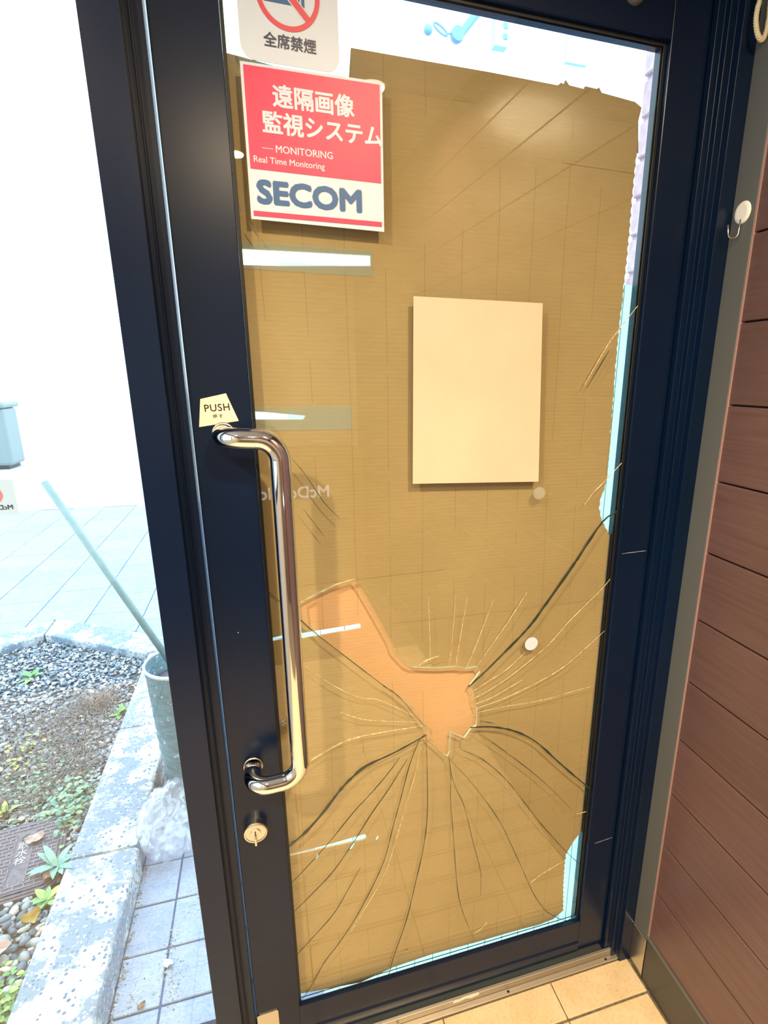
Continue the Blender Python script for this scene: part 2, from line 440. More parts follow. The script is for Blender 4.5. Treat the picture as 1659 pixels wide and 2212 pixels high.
# ------------------------------------------------------------------ traced surfaces (metres, door plane X right, Z up)
CRACKS=[
('d',0.0019,[(-0.0117,1.1660),(-0.0063,1.1609),(0.0488,1.0960),(0.0840,1.0557),(0.1867,0.9499),(0.2093,0.9270),(0.2355,0.9020),(0.2693,0.8516),(0.2940,0.8185)]),
('b',0.0014,[(0.0529,0.9988),(0.0938,0.9568),(0.1286,0.9290),(0.1609,0.9096),(0.1914,0.9010),(0.2352,0.8724),(0.2713,0.8456)]),
('b',0.0015,[(0.1148,0.8847),(0.1615,0.8597),(0.2140,0.8452),(0.2805,0.8302)]),
('b',0.0027,[(0.0303,0.7695),(0.0458,0.7817),(0.1072,0.8108),(0.1477,0.8192),(0.1997,0.8211),(0.2888,0.8195)]),
('d',0.0051,[(-0.0150,0.5763),(-0.0051,0.5832),(0.0309,0.6094),(0.0707,0.6515),(0.1035,0.6929),(0.1280,0.7186),(0.1643,0.7452),(0.2280,0.7661),(0.2972,0.7948)]),
('d',0.0017,[(-0.0103,0.4831),(0.0257,0.5149),(0.0819,0.5733),(0.1342,0.6351),(0.1746,0.6756),(0.2120,0.7169),(0.2370,0.7502)]),
('d',0.0019,[(-0.0123,0.4024),(0.0336,0.4395),(0.0844,0.4894),(0.1316,0.5556),(0.1734,0.6213),(0.2114,0.6740),(0.2545,0.7428)]),
('d',0.0015,[(-0.0119,0.2766),(0.0271,0.3132),(0.0794,0.3685),(0.1117,0.4221),(0.1449,0.4827)]),
('d',0.0024,[(-0.0111,0.1121),(-0.0017,0.1275),(0.0233,0.1788),(0.0547,0.2357),(0.0907,0.2817),(0.1347,0.3496),(0.1787,0.4368),(0.2023,0.4969),(0.2193,0.5680),(0.2392,0.6452),(0.2586,0.7242),(0.2805,0.7830),(0.2940,0.7989)]),
('b',0.0013,[(0.1172,0.3057),(0.1915,0.4288),(0.2185,0.5039),(0.2485,0.6169),(0.2742,0.7099),(0.2837,0.7719)]),
('d',0.0025,[(0.2018,0.1079),(0.2056,0.1278),(0.2179,0.1908),(0.2498,0.2931),(0.2740,0.4070),(0.2907,0.4910),(0.3003,0.5847),(0.2998,0.6968),(0.2962,0.7927)]),
('d',0.0015,[(0.3512,0.7266),(0.3551,0.6891),(0.3659,0.6456),(0.3898,0.5836),(0.4147,0.4759),(0.4339,0.3969),(0.4388,0.3585),(0.4393,0.3047)]),
('d',0.0017,[(0.3490,0.7295),(0.3554,0.6718),(0.3553,0.6140),(0.3623,0.5346),(0.3700,0.4341),(0.3790,0.3387),(0.3925,0.2717),(0.4098,0.2165),(0.4302,0.1587)]),
('d',0.0020,[(0.3446,0.7304),(0.3946,0.6627),(0.4391,0.5933),(0.4850,0.5111),(0.5223,0.4231),(0.5604,0.3294),(0.5911,0.2552),(0.6319,0.1874),(0.6867,0.1205),(0.7050,0.1043)]),
('d',0.0020,[(0.3778,0.7607),(0.3782,0.7426),(0.4306,0.7044),(0.4912,0.6364),(0.5434,0.5581),(0.5931,0.4822),(0.6403,0.4168),(0.6760,0.3687),(0.7001,0.3393),(0.7307,0.3045),(0.7479,0.2839)]),
('d',0.0017,[(0.4045,0.7887),(0.4459,0.7516),(0.4962,0.7040),(0.5683,0.6316),(0.6292,0.5626),(0.6781,0.5006)]),
('b',0.0025,[(0.6939,0.4853),(0.7232,0.4848)]),
('d',0.0042,[(0.3989,0.7934),(0.4445,0.7869),(0.4929,0.7701),(0.5362,0.7455),(0.5739,0.7140),(0.6217,0.6615),(0.6686,0.6113),(0.7248,0.5518),(0.7485,0.5279)]),
('b',0.0015,[(0.4165,0.8289),(0.4764,0.8320),(0.5381,0.8316),(0.5907,0.8331),(0.6453,0.8406),(0.7000,0.8460)]),
('b',0.0024,[(0.4106,0.8405),(0.4688,0.8510),(0.5559,0.8795),(0.6205,0.9080),(0.6721,0.9460),(0.7259,0.9897)]),
('b',0.0014,[(0.4092,0.8511),(0.4549,0.8639),(0.5207,0.8935)]),
('b',0.0024,[(0.4034,0.8649),(0.4507,0.8854),(0.4993,0.9130),(0.5481,0.9467),(0.5839,0.9756),(0.6222,1.0167),(0.6556,1.0472),(0.7075,1.0946),(0.7358,1.1192)]),
('b',0.0020,[(0.4050,0.8852),(0.4369,0.9026),(0.4820,0.9260),(0.5235,0.9616)]),
('d',0.0042,[(0.3918,0.8965),(0.4326,0.9303),(0.4703,0.9648),(0.5081,0.9994),(0.5362,1.0287),(0.5608,1.0617),(0.5913,1.1035),(0.6256,1.1522),(0.6406,1.1740),(0.6893,1.2459),(0.7281,1.2691),(0.7410,1.2775)]),
('b',0.0014,[(0.4096,0.9440),(0.4736,1.0334),(0.5186,1.1017)]),
('b',0.0025,[(0.6403,1.2863),(0.6622,1.3128),(0.6805,1.3297),(0.7282,1.3758)]),
('b',0.0012,[(0.3862,0.9464),(0.3991,0.9752),(0.4166,1.0214),(0.4423,1.0943)]),
('b',0.0027,[(0.6177,1.5289),(0.6595,1.5990),(0.6832,1.6304),(0.7348,1.6830)]),
('d',0.0017,[(0.6245,1.5228),(0.6674,1.5940)]),
('d',0.0012,[(0.0496,1.4030),(0.0716,1.3729),(0.1023,1.3211),(0.1302,1.2883)]),
('d',0.0010,[(0.0635,1.3131),(0.1026,1.2532)]),
('d',0.0019,[(-0.0109,1.7965),(-0.0003,1.7805)]),
('d',0.0019,[(0.0080,1.7667),(0.0215,1.7465)]),
('d',0.0017,[(0.4205,0.8070),(0.4578,0.7927)]),
('b',0.0034,[(0.2805,0.9649),(0.2974,0.9751),(0.3236,0.9809)]),
('b',0.0010,[(0.3007,1.1152),(0.3055,0.9621)]),
('b',0.0010,[(0.3578,1.1160),(0.3526,1.0141),(0.3464,0.9559)]),
('b',0.0009,[(0.3842,1.1059),(0.3664,0.9929),(0.3620,0.9535)]),
('b',0.0019,[(0.5751,0.3011),(0.6117,0.3226),(0.6738,0.3456)]),
('b',0.0017,[(0.4232,0.1859),(0.4454,0.1963),(0.4600,0.2125)]),
('b',0.0019,[(0.0500,1.1326),(0.1157,1.1600),(0.1547,1.1683)]),
]
HOLE= [(0.0507,1.1306),(0.0718,1.1423),(0.1157,1.1600),(0.1529,1.1675),(0.1648,1.1474),(0.1952,1.0847),(0.2214,1.0279),(0.2260,1.0077),(0.2538,0.9711),(0.2675,0.9626),(0.3229,0.9519),(0.3631,0.9489),(0.3842,0.9412),(0.4107,0.9416),(0.4186,0.9292),(0.3949,0.8993),(0.4028,0.8844),(0.4044,0.8681),(0.4070,0.8539),(0.4139,0.8410),(0.4143,0.8293),(0.4149,0.8092),(0.4132,0.7942),(0.4012,0.7906),(0.3853,0.7699),(0.3731,0.7772),(0.3534,0.7906),(0.3506,0.7639),(0.3510,0.7411),(0.3468,0.7300),(0.3392,0.7352),(0.3315,0.7453),(0.3014,0.7823),(0.2972,0.7959),(0.2981,0.8165),(0.2898,0.8250),(0.2867,0.8302),(0.2703,0.8559),(0.2622,0.8719),(0.2493,0.8853),(0.2355,0.9020),(0.2093,0.9270),(0.1867,0.9499),(0.0840,1.0557),(0.0528,1.0917)]
CARD_TOP= [(-0.0169,1.9932),(0.0146,1.9899),(0.0801,1.9831),(0.1739,1.9751),(0.2290,1.9751),(0.4277,1.9782),(0.5595,1.9810),(0.7016,1.9868)]
CARD_R1= [(0.7016,1.9868),(0.7043,1.9417),(0.7040,1.8722),(0.7051,1.7792),(0.7035,1.6967),(0.7020,1.6455),(0.7016,1.5930),(0.7032,1.5116),(0.7059,1.4173),(0.7065,1.3386),(0.7017,1.3086),(0.6953,1.2937),(0.6939,1.2733),(0.7013,1.2470),(0.7266,1.2083),(0.7322,1.2004),(0.7610,1.1896)]
CARD_R2= [(0.7736,0.4203),(0.7312,0.3990),(0.7061,0.3732),(0.6908,0.3430),(0.6889,0.3162),(0.6888,0.2670),(0.6926,0.2030),(0.6971,0.1468),(0.6666,0.1214),(0.6250,0.1164),(0.5657,0.1196),(0.4425,0.1210),(0.3213,0.1253),(0.2210,0.1204),(0.1379,0.1027),(0.0495,0.1159),(-0.0063,0.1300),(-0.0358,0.1363)]
SLITS=[ [(0.0439,1.0587),(0.1644,1.0649),(0.1660,1.0546),(0.0459,1.0475)],[(-0.0099,1.0561),(0.0152,1.0595),(0.0147,1.0518),(-0.0096,1.0492)],[(-0.0105,0.5401),(0.0691,0.5423),(0.1601,0.5487),(0.1651,0.5383),(0.1597,0.5334),(0.0687,0.5348),(-0.0088,0.5358)],[(0.1851,0.5289),(0.1906,0.5377),(0.1915,0.5271),(0.1871,0.5205)],[(0.1246,0.5175),(0.1345,0.5327),(0.1363,0.5245),(0.1275,0.5115)],[(0.0484,0.5114),(0.0541,0.5250),(0.0569,0.5191),(0.0513,0.5080)],[(-0.0067,1.7330),(0.0500,1.7342),(0.2011,1.7366),(0.2007,1.7209),(0.0485,1.7116),(-0.0044,1.7097)],[(-0.0104,1.4809),(0.0100,1.4800),(0.0796,1.4730),(0.0753,1.4667),(-0.0077,1.4677)] ]
CARD_B= [(0.1788,2.0276),(0.2839,2.0278),(0.4115,2.0282),(0.5365,2.0268),(0.5424,2.0316),(0.5480,2.0297),(0.5510,2.0368),(0.5588,2.0298),(0.5882,2.0283),(0.5896,2.0326),(0.6139,2.0317),(0.6173,2.0349),(0.6237,2.0274),(0.6476,2.0257),(0.6935,2.0224),(0.7082,2.0157),(0.7072,2.0084),(0.7041,1.9936),(0.7104,1.9442),(0.1703,1.9493)]
CREASES=[ [(0.5508,1.9119),(0.6985,1.9102)],[(0.2324,1.0588),(0.4786,1.0572),(0.7349,1.0590)],[(0.0582,1.1601),(0.3401,1.1654)],[(0.0424,0.7904),(0.1780,0.7767)],[(0.4030,0.6824),(0.7260,0.6890)],[(0.0304,0.6580),(0.2919,0.6576)],[(0.0131,0.4730),(0.2866,0.4256)],[(0.3147,0.5230),(0.7600,0.5475)],[(0.4648,0.5773),(0.7405,0.6076)],[(0.2509,0.1715),(0.6411,0.1765)],[(-0.0108,0.2009),(0.2568,0.1724)] ]

def prism(poly, z0, z1, bev=0.0, M=None):
    bm = bmesh.new()
    f = bm.faces.new([bm.verts.new((x, y, z0)) for x, y in poly])
    r = bmesh.ops.extrude_face_region(bm, geom=[f])
    bmesh.ops.translate(bm, verts=[g for g in r['geom'] if isinstance(g, bmesh.types.BMVert)], vec=(0, 0, z1 - z0))
    bmesh.ops.recalc_face_normals(bm, faces=bm.faces)
    if bev: bmesh.ops.bevel(bm, geom=list(bm.edges), offset=bev, segments=2, affect='EDGES', profile=0.5)
    if M is not None: bm.transform(M)
    return bm
G0, G1 = 0.0118, 0.0178            # glass faces
OUT = -0.03                        # pavement level
WL = Matrix.Translation((0.874, -0.04, 0)) @ Matrix.Rotation(-0.03138, 4, 'Z')   # right wall: local y runs along it

# ------------------------------------------------------------------ room shell
fl = mk('floor', box(-1.4, 0.95, -3.7, 0.10, -0.08, -0.003), M['grout'], kind='structure')
TILES = {}
def tile_at(x0, x1, y0, y1):
    k = (round(x1 - x0, 3), round(y1 - y0, 3))
    if k not in TILES:
        b = box(-k[0] / 2, k[0] / 2, -k[1] / 2, k[1] / 2, -0.012, 0, 0.0015)
        me = bpy.data.meshes.new('tile'); b.to_mesh(me); b.free(); me.materials.append(M['tile']); TILES[k] = me
    inst('tile', TILES[k], Matrix.Translation(((x0 + x1) / 2, (y0 + y1) / 2, 0)), fl)
for r in range(19):
    y1 = -0.0355 - 0.1 * r if r == 0 else -0.033 - 0.1 * r
    y0 = -0.127 - 0.1 * r
    for c in range(-6, 2):
        x0, x1 = 0.3315 + 0.3 * c, 0.6285 + 0.3 * c
        if c == 1: x1 = 0.866 + 0.0314 * (y0 + 0.04)
        tile_at(max(x0, -1.34), x1, y0, y1)
mk('ceiling', box(-1.45, 1.0, -3.75, 0.12, 2.60, 2.66), M['ceil'], kind='structure')
mk('wall_back', box(-1.45, 1.0, -3.75, -3.6, -0.003, 2.60), M['plaster'], kind='structure')
wl = empty('wall_left', (-1.4, -1.8, 0), kind='structure')
for a in ((-3.6, 0.12, 0, 1.0), (-3.6, 0.12, 2.45, 2.6), (-3.6, -1.35, 1.0, 2.45), (-0.16, 0.12, 1.0, 2.45)):
    mk('wall_panel', box(-1.45, -1.35, a[0], a[1], a[2], a[3]), M['plaster'], wl)
w2 = empty('window_2', (-1.4, -0.75, 1.0), kind='structure')
for a in ((-1.35, -1.30, 1.0, 2.45), (-0.21, -0.16, 1.0, 2.45), (-1.30, -0.21, 1.0, 1.05), (-1.30, -0.21, 2.40, 2.45)):
    mk('frame_bar', box(-1.43, -1.37, *a), M['paint'], w2)
mk('pane', box(-1.403, -1.397, -1.30, -0.21, 1.05, 2.40), M['side_glass'], w2)
mk('wall_front', box(-1.45, 1.0, -0.05, 0.10, 2.26, 2.60), M['plaster'], kind='structure')

wr = empty('wall_right', (0.874, -0.04, 0), kind='structure')
mk('backing', box(0.012, 0.10, -3.7, 0.14, 0, 2.60, M=WL), M['seam'], wr)
for k in range(17):
    z0 = 0.1455 + 0.15 * k
    L = 0.42 if k < 0 else 3.55
    mk('plank', box(0.0, 0.013, -L, -0.0565, z0, min(z0 + 0.1465, 2.598), 0.0012, M=WL, seg=1), M['wood'], wr)
bb = empty('baseboard_right', (0.874, -1.0, 0), kind='structure')
mk('board', box(-0.004, 0.012, -3.5, -0.0575, 0.002, 0.1405, 0.001, M=WL), M['darkgrey'], bb)
mk('top_lip', box(-0.005, 0.012, -3.5, -0.0575, 0.1405, 0.1445, M=WL), M['grey'], bb)
t5 = empty('trim_5', (0.874, -0.068, 0), kind='structure')
mk('corner_post', box(-0.003, 0.04, -0.0555, 0.0, 0.128, 2.598, 0.001, M=WL), M['grey'], t5)
mk('pink_edge', box(-0.0025, 0.01, -0.0585, -0.0557, 0.146, 2.598, M=WL), plain('pinkish_edge', (0.36, 0.22, 0.20), 0.5), t5)
mk('foot_block', box(-0.0045, 0.04, -0.0545, 0.0, 0.002, 0.127, 0.001, M=WL), M['steel'], t5)

# ------------------------------------------------------------------ dark frame round the door
mk('trim_1', prism([(-.180, -.04), (-.1305, -.04), (-.1305, -.020), (-.1225, -.020), (-.1225, -.025), (-.1205, -.025), (-.1205, -.012), (-.1062, -.012), (-.1062, .05), (-.120, .05), (-.120, .095), (-.180, .095)], -0.003, 2.26, 0.0008), M['paint'], kind='structure')
mk('trim_2', prism([(.8075, -.012), (.8225, -.012), (.8225, -.024), (.838, -.024), (.838, -.04), (.8735, -.04), (.8735, .095), (.822, .095), (.822, .05), (.8075, .05)], -0.003, 2.26, 0.0008), M['paint'], kind='structure')
mk('trim_3', box(-1.35, 0.874, -0.04, 0.095, 2.192, 2.262, 0.001), M['paint'], kind='structure')
t4 = empty('trim_4', (0.35, 0, 0), kind='structure')
mk('front_strip', box(-0.13, 0.842, -0.034, -0.0205, -0.002, 0.006, 0.0007), M['alu'], t4)
mk('riser', box(-0.13, 0.838, -0.0203, -0.012, -0.002, 0.024, 0.0006), plain('worn_sill', (0.30, 0.26, 0.20), 0.45, 0.6), t4)
mk('top_ledge', box(-0.13, 0.836, -0.0200, -0.0135, 0.0241, 0.0262), M['alu'], t4)
mk('bed_plate', box(-0.13, 0.838, -0.0118, 0.095, -0.002, 0.010, 0.0006), M['darkgrey'], t4)
for x in (-0.08, 0.219, 0.511, 0.803):
    mk('screw', lathe([(0, 0.0061), (0.003, 0.0061), (0.0036, 0.0066), (0.0024, 0.0064), (0, 0.0055)], 14, Matrix.Translation((x, -0.0275, 0))), M['ink'], t4)
mk('broken_lip', flat([(0.36, 0.019), (0.365, 0.027), (0.38, 0.0255), (0.39, 0.0285), (0.43, 0.0282), (0.432, 0.020), (0.41, 0.017), (0.395, 0.021), (0.378, 0.018)], [], -0.0215, -0.0205), M['cream'], t4)

# ------------------------------------------------------------------ the door leaf
dr = empty('door_1', (0.351, 0.02, 0.033), kind='structure')
mk('stile', box(-0.103, -0.010, 0, 0.045, 0.035, 2.186, 0.0012), M['paint'], dr)
mk('stile', box(0.728, 0.805, 0, 0.045, 0.035, 2.186, 0.0012), M['paint'], dr)
mk('rail', box(-0.0099, 0.7279, 0, 0.045, 2.103, 2.186, 0.0012), M['paint'], dr)
mk('rail', prism([(0.0, 0.034), (-0.003, 0.036), (-0.003, 0.062), (0.0, 0.068), (0.0, 0.1360), (0.0115, 0.1360), (0.0185, 0.100), (0.045, 0.092), (0.045, 0.034)], 0, 0.7378, 0.001,
                 Matrix.Translation((-0.0099, 0, 0)) @ Matrix(((0, 0, 1, 0), (1, 0, 0, 0), (0, 1, 0, 0), (0, 0, 0, 1)))), M['paint'], dr)
for a in ((-0.0098, -0.0045, 0.1362, 2.1028), (0.7215, 0.7278, 0.1362, 2.1028), (-0.0045, 0.7215, 0.1362, 0.1382), (-0.0045, 0.7215, 2.0972, 2.1028)):
    mk('gasket', box(a[0], a[1], 0.0102, G0 - 0.0001, a[2], a[3], 0.0004, seg=1), M['gasket'], dr)
    mk('gasket', box(a[0], a[1], G1 + 0.0001, 0.0195, a[2], a[3], 0.0004, seg=1), M['gasket'], dr)
pane = empty('glass_pane', (0.359, 0.0148, 1.12), parent=dr)
RECT = [(-0.0098, 0.1362), (0.7278, 0.1362), (0.7278, 2.1028), (-0.0098, 2.1028)]
def smooth(p, k=4):
    out = []
    P = [Vector(q) for q in p]
    for i in range(len(P) - 1):
        a = P[max(i - 1, 0)]; b = P[i]; c = P[i + 1]; d = P[min(i + 2, len(P) - 1)]
        for j in range(k):
            t = j / k
            out.append(0.5 * ((2 * b) + (c - a) * t + (2 * a - 5 * b + 4 * c - d) * t * t + (3 * b - a - 3 * c + d) * t ** 3))
    out.append(P[-1]); return out
def shards():
    vs = [Vector(p) for p in RECT + HOLE]; n = len(RECT); m = len(HOLE)
    es = [(i, (i + 1) % n) for i in range(n)] + [(n + i, n + (i + 1) % m) for i in range(m)]
    bar = set()
    for i in (0, 4, 8, 10, 13, 14, 17, 21, 23):
        p = smooth(CRACKS[i][2], 2)
        d0 = (p[0] - p[1]).normalized() * 0.008; d1 = (p[-1] - p[-2]).normalized() * 0.008
        p = [p[0] + d0] + p + [p[-1] + d1]
        s = len(vs); vs += p
        for k in range(len(p) - 1):
            bar.add(len(es)); es.append((s + k, s + k + 1))
    V, E, F, ov, oe, of = delaunay_2d_cdt(vs, es, [], 0, 1e-6)
    stop = {tuple(sorted(e)) for e, o in zip(E, oe) if any(q in bar for q in o)}
    keep = []
    for f in F:
        c = sum((V[i] for i in f), Vector((0, 0))) / len(f)
        if in_poly(c, RECT) and not in_poly(c, HOLE): keep.append(f)
    byedge = {}
    for k, f in enumerate(keep):
        for a, b in zip(f, list(f[1:]) + [f[0]]): byedge.setdefault(tuple(sorted((a, b))), []).append(k)
    comp = [-1] * len(keep); nc = 0
    for k in range(len(keep)):
        if comp[k] >= 0: continue
        st = [k]; comp[k] = nc
        while st:
            q = st.pop(); f = keep[q]
            for a, b in zip(f, list(f[1:]) + [f[0]]):
                e = tuple(sorted((a, b)))
                if e in stop: continue
                for w in byedge[e]:
                    if comp[w] < 0: comp[w] = nc; st.append(w)
        nc += 1
    rnd = random.Random(3)
    for c in range(nc):
        fs = [keep[k] for k in range(len(keep)) if comp[k] == c]
        ar = sum(abs((V[f[1]] - V[f[0]]).cross(V[f[2]] - V[f[0]])) / 2 for f in fs)
        if ar < 2e-4: continue
        bm = bmesh.new(); A = {}; B = {}; es2 = {}
        def g(D, i, y):
            if i not in D: D[i] = bm.verts.new((V[i].x, y, V[i].y))
            return D[i]
        for f in fs:
            bm.faces.new([g(A, i, G0) for i in f]); bm.faces.new([g(B, i, G1) for i in reversed(f)])
            for a, b in zip(f, list(f[1:]) + [f[0]]): es2[(a, b)] = 1
        for (a, b) in es2:
            if (b, a) in es2: continue
            mid = (V[a] + V[b]) / 2
            e = tuple(sorted((a, b)))
            if e in stop or mid.x < -0.0097 or mid.x > 0.7277 or mid.y < 0.1363 or mid.y > 2.1027: continue
            q = bm.faces.new((g(A, b, G0), g(A, a, G0), g(B, a, G1), g(B, b, G1))); q.material_index = 1
        bmesh.ops.recalc_face_normals(bm, faces=bm.faces)
        # each shard sits a hair out of true
        ce = sum((v.co for v in bm.verts), Vector()) / len(bm.verts)
        if ar < 0.3:
            R = Matrix.Translation(ce) @ Matrix.Rotation(math.radians(rnd.uniform(-.25, .25)), 4, 'X') @ Matrix.Rotation(math.radians(rnd.uniform(-.25, .25)), 4, 'Z') @ Matrix.Translation(-ce)
            bm.transform(R)
        mk('glass_shard', bm, [M['glass'], M['edge']], pane)
shards()
def ribbon(p, w, y0, y1, taper=0.3, rag=0.5, rnd=random.Random(5), big_end=False):
    p = smooth(p, 4) if len(p) > 2 else [Vector(q) for q in p]
    if len(p) == 2: p = [p[0].lerp(p[1], k / 6) for k in range(7)]
    bm = bmesh.new(); rows = []
    N = len(p) - 1
    for i, q in enumerate(p):
        t = (p[min(i + 1, N)] - p[max(i - 1, 0)]).normalized(); nn = Vector((-t.y, t.x))
        u = i / N
        f = min(1, taper + 3 * min(u, 1 - u)) * (1 + rnd.uniform(-rag, rag))
        a = q + nn * w * 0.5 * f; b = q - nn * w * 0.5 * f
        rows.append([bm.verts.new((a.x, y0, a.y)), bm.verts.new((b.x, y0, b.y)), bm.verts.new((b.x, y1, b.y)), bm.verts.new((a.x, y1, a.y))])
    for r, s in zip(rows, rows[1:]):
        for k in range(4): bm.faces.new((r[k], r[(k + 1) % 4], s[(k + 1) % 4], s[k]))
    bm.faces.new(rows[0]); bm.faces.new(rows[-1][::-1])
    bmesh.ops.recalc_face_normals(bm, faces=bm.faces)
    return bm
def clampx(p): return [(max(-0.0085, min(0.7265, x)), max(0.140, min(2.10, z))) for x, z in p]
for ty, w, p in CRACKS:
    mk('crack', ribbon(clampx(p), w * (0.95 if w > 0.004 else 0.75 if ty == 'd' else 0.55), G0 - 0.0006, G0 + (0.0012 if w > 0.004 else 0.0004)), M['crack'] if ty == 'd' else M['chip'], pane)  # bright ribbons carry the painted glint, dark ones have none

# handle, lock, plates
hp = fillet([(-0.056, 0.0, 1.447), (-0.056, -0.070, 1.447), (0.029, -0.070, 1.4435), (0.027, -0.070, 0.812), (-0.060, -0.070, 0.806), (-0.060, 0.0, 0.806)], 0.034, 10)
pull = mk('pull_handle', tube(hp, 0.0163, 28), M['chrome'], dr, smooth=True)
for x, z in ((-0.056, 1.447), (-0.060, 0.806)):
    mk('mounting_collar', lathe([(0.0165, 0.001), (0.019, 0.0008), (0.0195, 0.0), (0.019, 0.004), (0.0166, 0.0045)], 28, Matrix.Translation((x, 0, z)) @ Matrix.Rotation(PI / 2, 4, 'X')), M['steel'], pull, smooth=True)
LK = Matrix.Translation((-0.0665, 0, 0.661)) @ Matrix.Rotation(PI / 2, 4, 'X')
lk = mk('lock_cylinder', lathe([(0.0235, 0), (0.0235, 0.017), (0.022, 0.0195), (0.0195, 0.0200), (0.0190, 0.0185), (0.0105, 0.0185), (0.010, 0.0205), (0.0, 0.0205)], 40, LK), M['steel'], dr)
mk('key_slot', box(-0.0668 - 0.0012, -0.0668 + 0.0012, -0.0215, -0.0205, 0.655, 0.667), M['ink'], lk)
mk('key_stub', box(-0.0668 - 0.0022, -0.0668 + 0.0022, -0.030, -0.0205, 0.640, 0.658, 0.001), M['steel'], lk)
mk('pivot_plate', flat([(-0.1025, 0.036), (-0.1025, 0.146), (-0.098, 0.148), (-0.0585, 0.1495), (-0.0565, 0.147), (-0.0565, 0.036)], [], -0.0022, -0.0002), M['steel'], dr)
mk('round_cap', lathe([(0.0, 0.016), (0.010, 0.015), (0.017, 0.010), (0.019, 0.003), (0.019, 0.0)], 32, Matrix.Translation((0.647, 0, 2.156)) @ Matrix.Rotation(PI / 2, 4, 'X')), M['grey'], dr, smooth=True)
for p, w in (([(0.7369, 1.1736), (0.7747, 1.1747), (0.800, 1.1752)], 0.0014), ([(0.7468, 0.3891), (0.800, 0.394)], 0.0010), ([(-0.064, 1.09), (-0.0635, 1.092)], 0.002)):
    mk('scratch', ribbon(p, w, -0.0004, 0.0002), plain('scratch', (0.30, 0.32, 0.36), 0.6), dr)

# ------------------------------------------------------------------ side window left of the door
w1 = empty('window_1', (-0.76, 0.03, 0), kind='structure')
mk('pane', box(-1.33, -0.181, 0.027, 0.033, 0.061, 2.19), M['side_glass'], w1)
mk('sill_bar', box(-1.35, -0.181, -0.02, 0.085, -0.003, 0.06, 0.001), M['paint'], w1)
mk('side_bar', box(-1.35, -1.331, -0.02, 0.085, 0.061, 2.19, 0.001), M['paint'], w1)

# ------------------------------------------------------------------ cardboard behind the glass
def scallop(p, period=0.0165, depth=0.0042):
    P = [Vector(q) for q in p]; out = []; s = 0
    for a, b in zip(P, P[1:]):
        L = (b - a).length; n = max(1, int(L / 0.0028)); t = (b - a) / L; nn = Vector((t.y, -t.x))
        for k in range(n):
            q = a + (b - a) * k / n; d = depth * abs(math.sin(PI * (s + L * k / n) / period)) * (0.6 + 0.5 * noise.noise((q.y * 40, 3, 0)))
            out.append(tuple(q + nn * d)) 
        s += L
    out.append(tuple(P[-1])); return out
outA = [(-0.0088, CARD_TOP[1][1] + 0.002)] + CARD_TOP[1:-1] + scallop(CARD_R1) + CARD_R2[:3] + scallop(CARD_R2[3:8]) + [(x, z + 0.004) for x, z in CARD_R2[8:-2]] + [(-0.0088, CARD_R2[-2][1])]
outA = [(max(-0.0088, min(0.7262, x)), z) for x, z in outA]
outa = []
for q in outA:
    if not outa or (Vector(q) - Vector(outa[-1])).length > 1e-4: outa.append(q)
outa, outA = [], outa
SLITS = [[(max(-0.0080, x), z) for x, z in s] for s in SLITS]
ca = mk('cardboard_sheet', flat(outA, SLITS, 0.034, 0.0385), M['card'], label='large brown cardboard sheet taped over the broken door glass', cat='cardboard')
for p in CREASES:
    mk('crease', ribbon([(max(-0.008, min(0.725, x)), z) for x, z in p], 0.005, 0.0330, 0.0342, 0.8, 0.15), M['card'], ca)
cb = mk('cardboard_sheet', flat([(min(0.7262, x), z) for x, z in CARD_B], [], 0.040, 0.0440), M['card'], label='torn strip of cardboard peeking above the large sheet at the top', cat='cardboard')
for z, xe, nm in ((1.724, 0.205, 'clear packing tape strip across the cardboard below the red sticker'), (1.468, 0.16, 'short clear tape strip level with the top of the pull handle')):
    mk('tape_strip', box(-0.0085, xe, 0.0330, 0.0334, z - 0.020, z + 0.020), M['tape'], label=nm, cat='tape')
bd = mk('plastic_board', box(0.052, 0.80, 0.088, 0.092, OUT, 1.727), M['board'], label='pale aqua translucent board standing outside behind the cardboard', cat='board')
for x in (0.09, 0.14, 0.19, 0.24, 0.29, 0.34, 0.39, 0.44, 0.49, 0.54, 0.59, 0.64, 0.686, 0.716, 0.74, 0.77):
    mk('flute', box(x - 0.0007, x + 0.0007, 0.0865, 0.0879, OUT, 1.726), M['pale'], bd)

# ------------------------------------------------------------------ stickers on the glass and stile
GY = G0 - 0.0003
ns = mk('no_smoking_sticker', flat(rrect(0.0145, 0.156, 1.978, 2.095, 0.020), [], GY - 0.0012, GY), M['sticker'], label='white rounded no smoking sticker at the top of the glass', cat='sticker')
def ring(cx, cz, r0, r1): return flat(circ(cx, cz, r1, 56), [circ(cx, cz, r0, 56)], GY - 0.0020, GY - 0.0016)
mk('ring', ring(0.0845, 2.0645, 0.0385, 0.0450), M['red'], ns)
def bar(cx, cz, L, w, a, y0=GY - 0.0020, y1=GY - 0.0016):
    c, s = math.cos(a), math.sin(a)
    return flat([(cx + c * i * L / 2 - s * j * w / 2, cz + s * i * L / 2 + c * j * w / 2) for i, j in ((-1, -1), (1, -1), (1, 1), (-1, 1))], [], y0, y1)
mk('slash', bar(0.0845, 2.0645, 0.079, 0.0085, -PI / 4, GY - 0.0023, GY - 0.0019), M['red'], ns)
mk('slash_edge', bar(0.0845, 2.0645, 0.077, 0.0115, -PI / 4, GY - 0.00185, GY - 0.00165), M['sticker'], ns)
mk('cigarette', bar(0.076, 2.0585, 0.050, 0.0145, 0, GY - 0.0016, GY - 0.0013), M['blue'], ns)
mk('cigarette_tip', bar(0.1055, 2.0585, 0.0045, 0.0145, 0, GY - 0.0016, GY - 0.0013), M['blue'], ns)
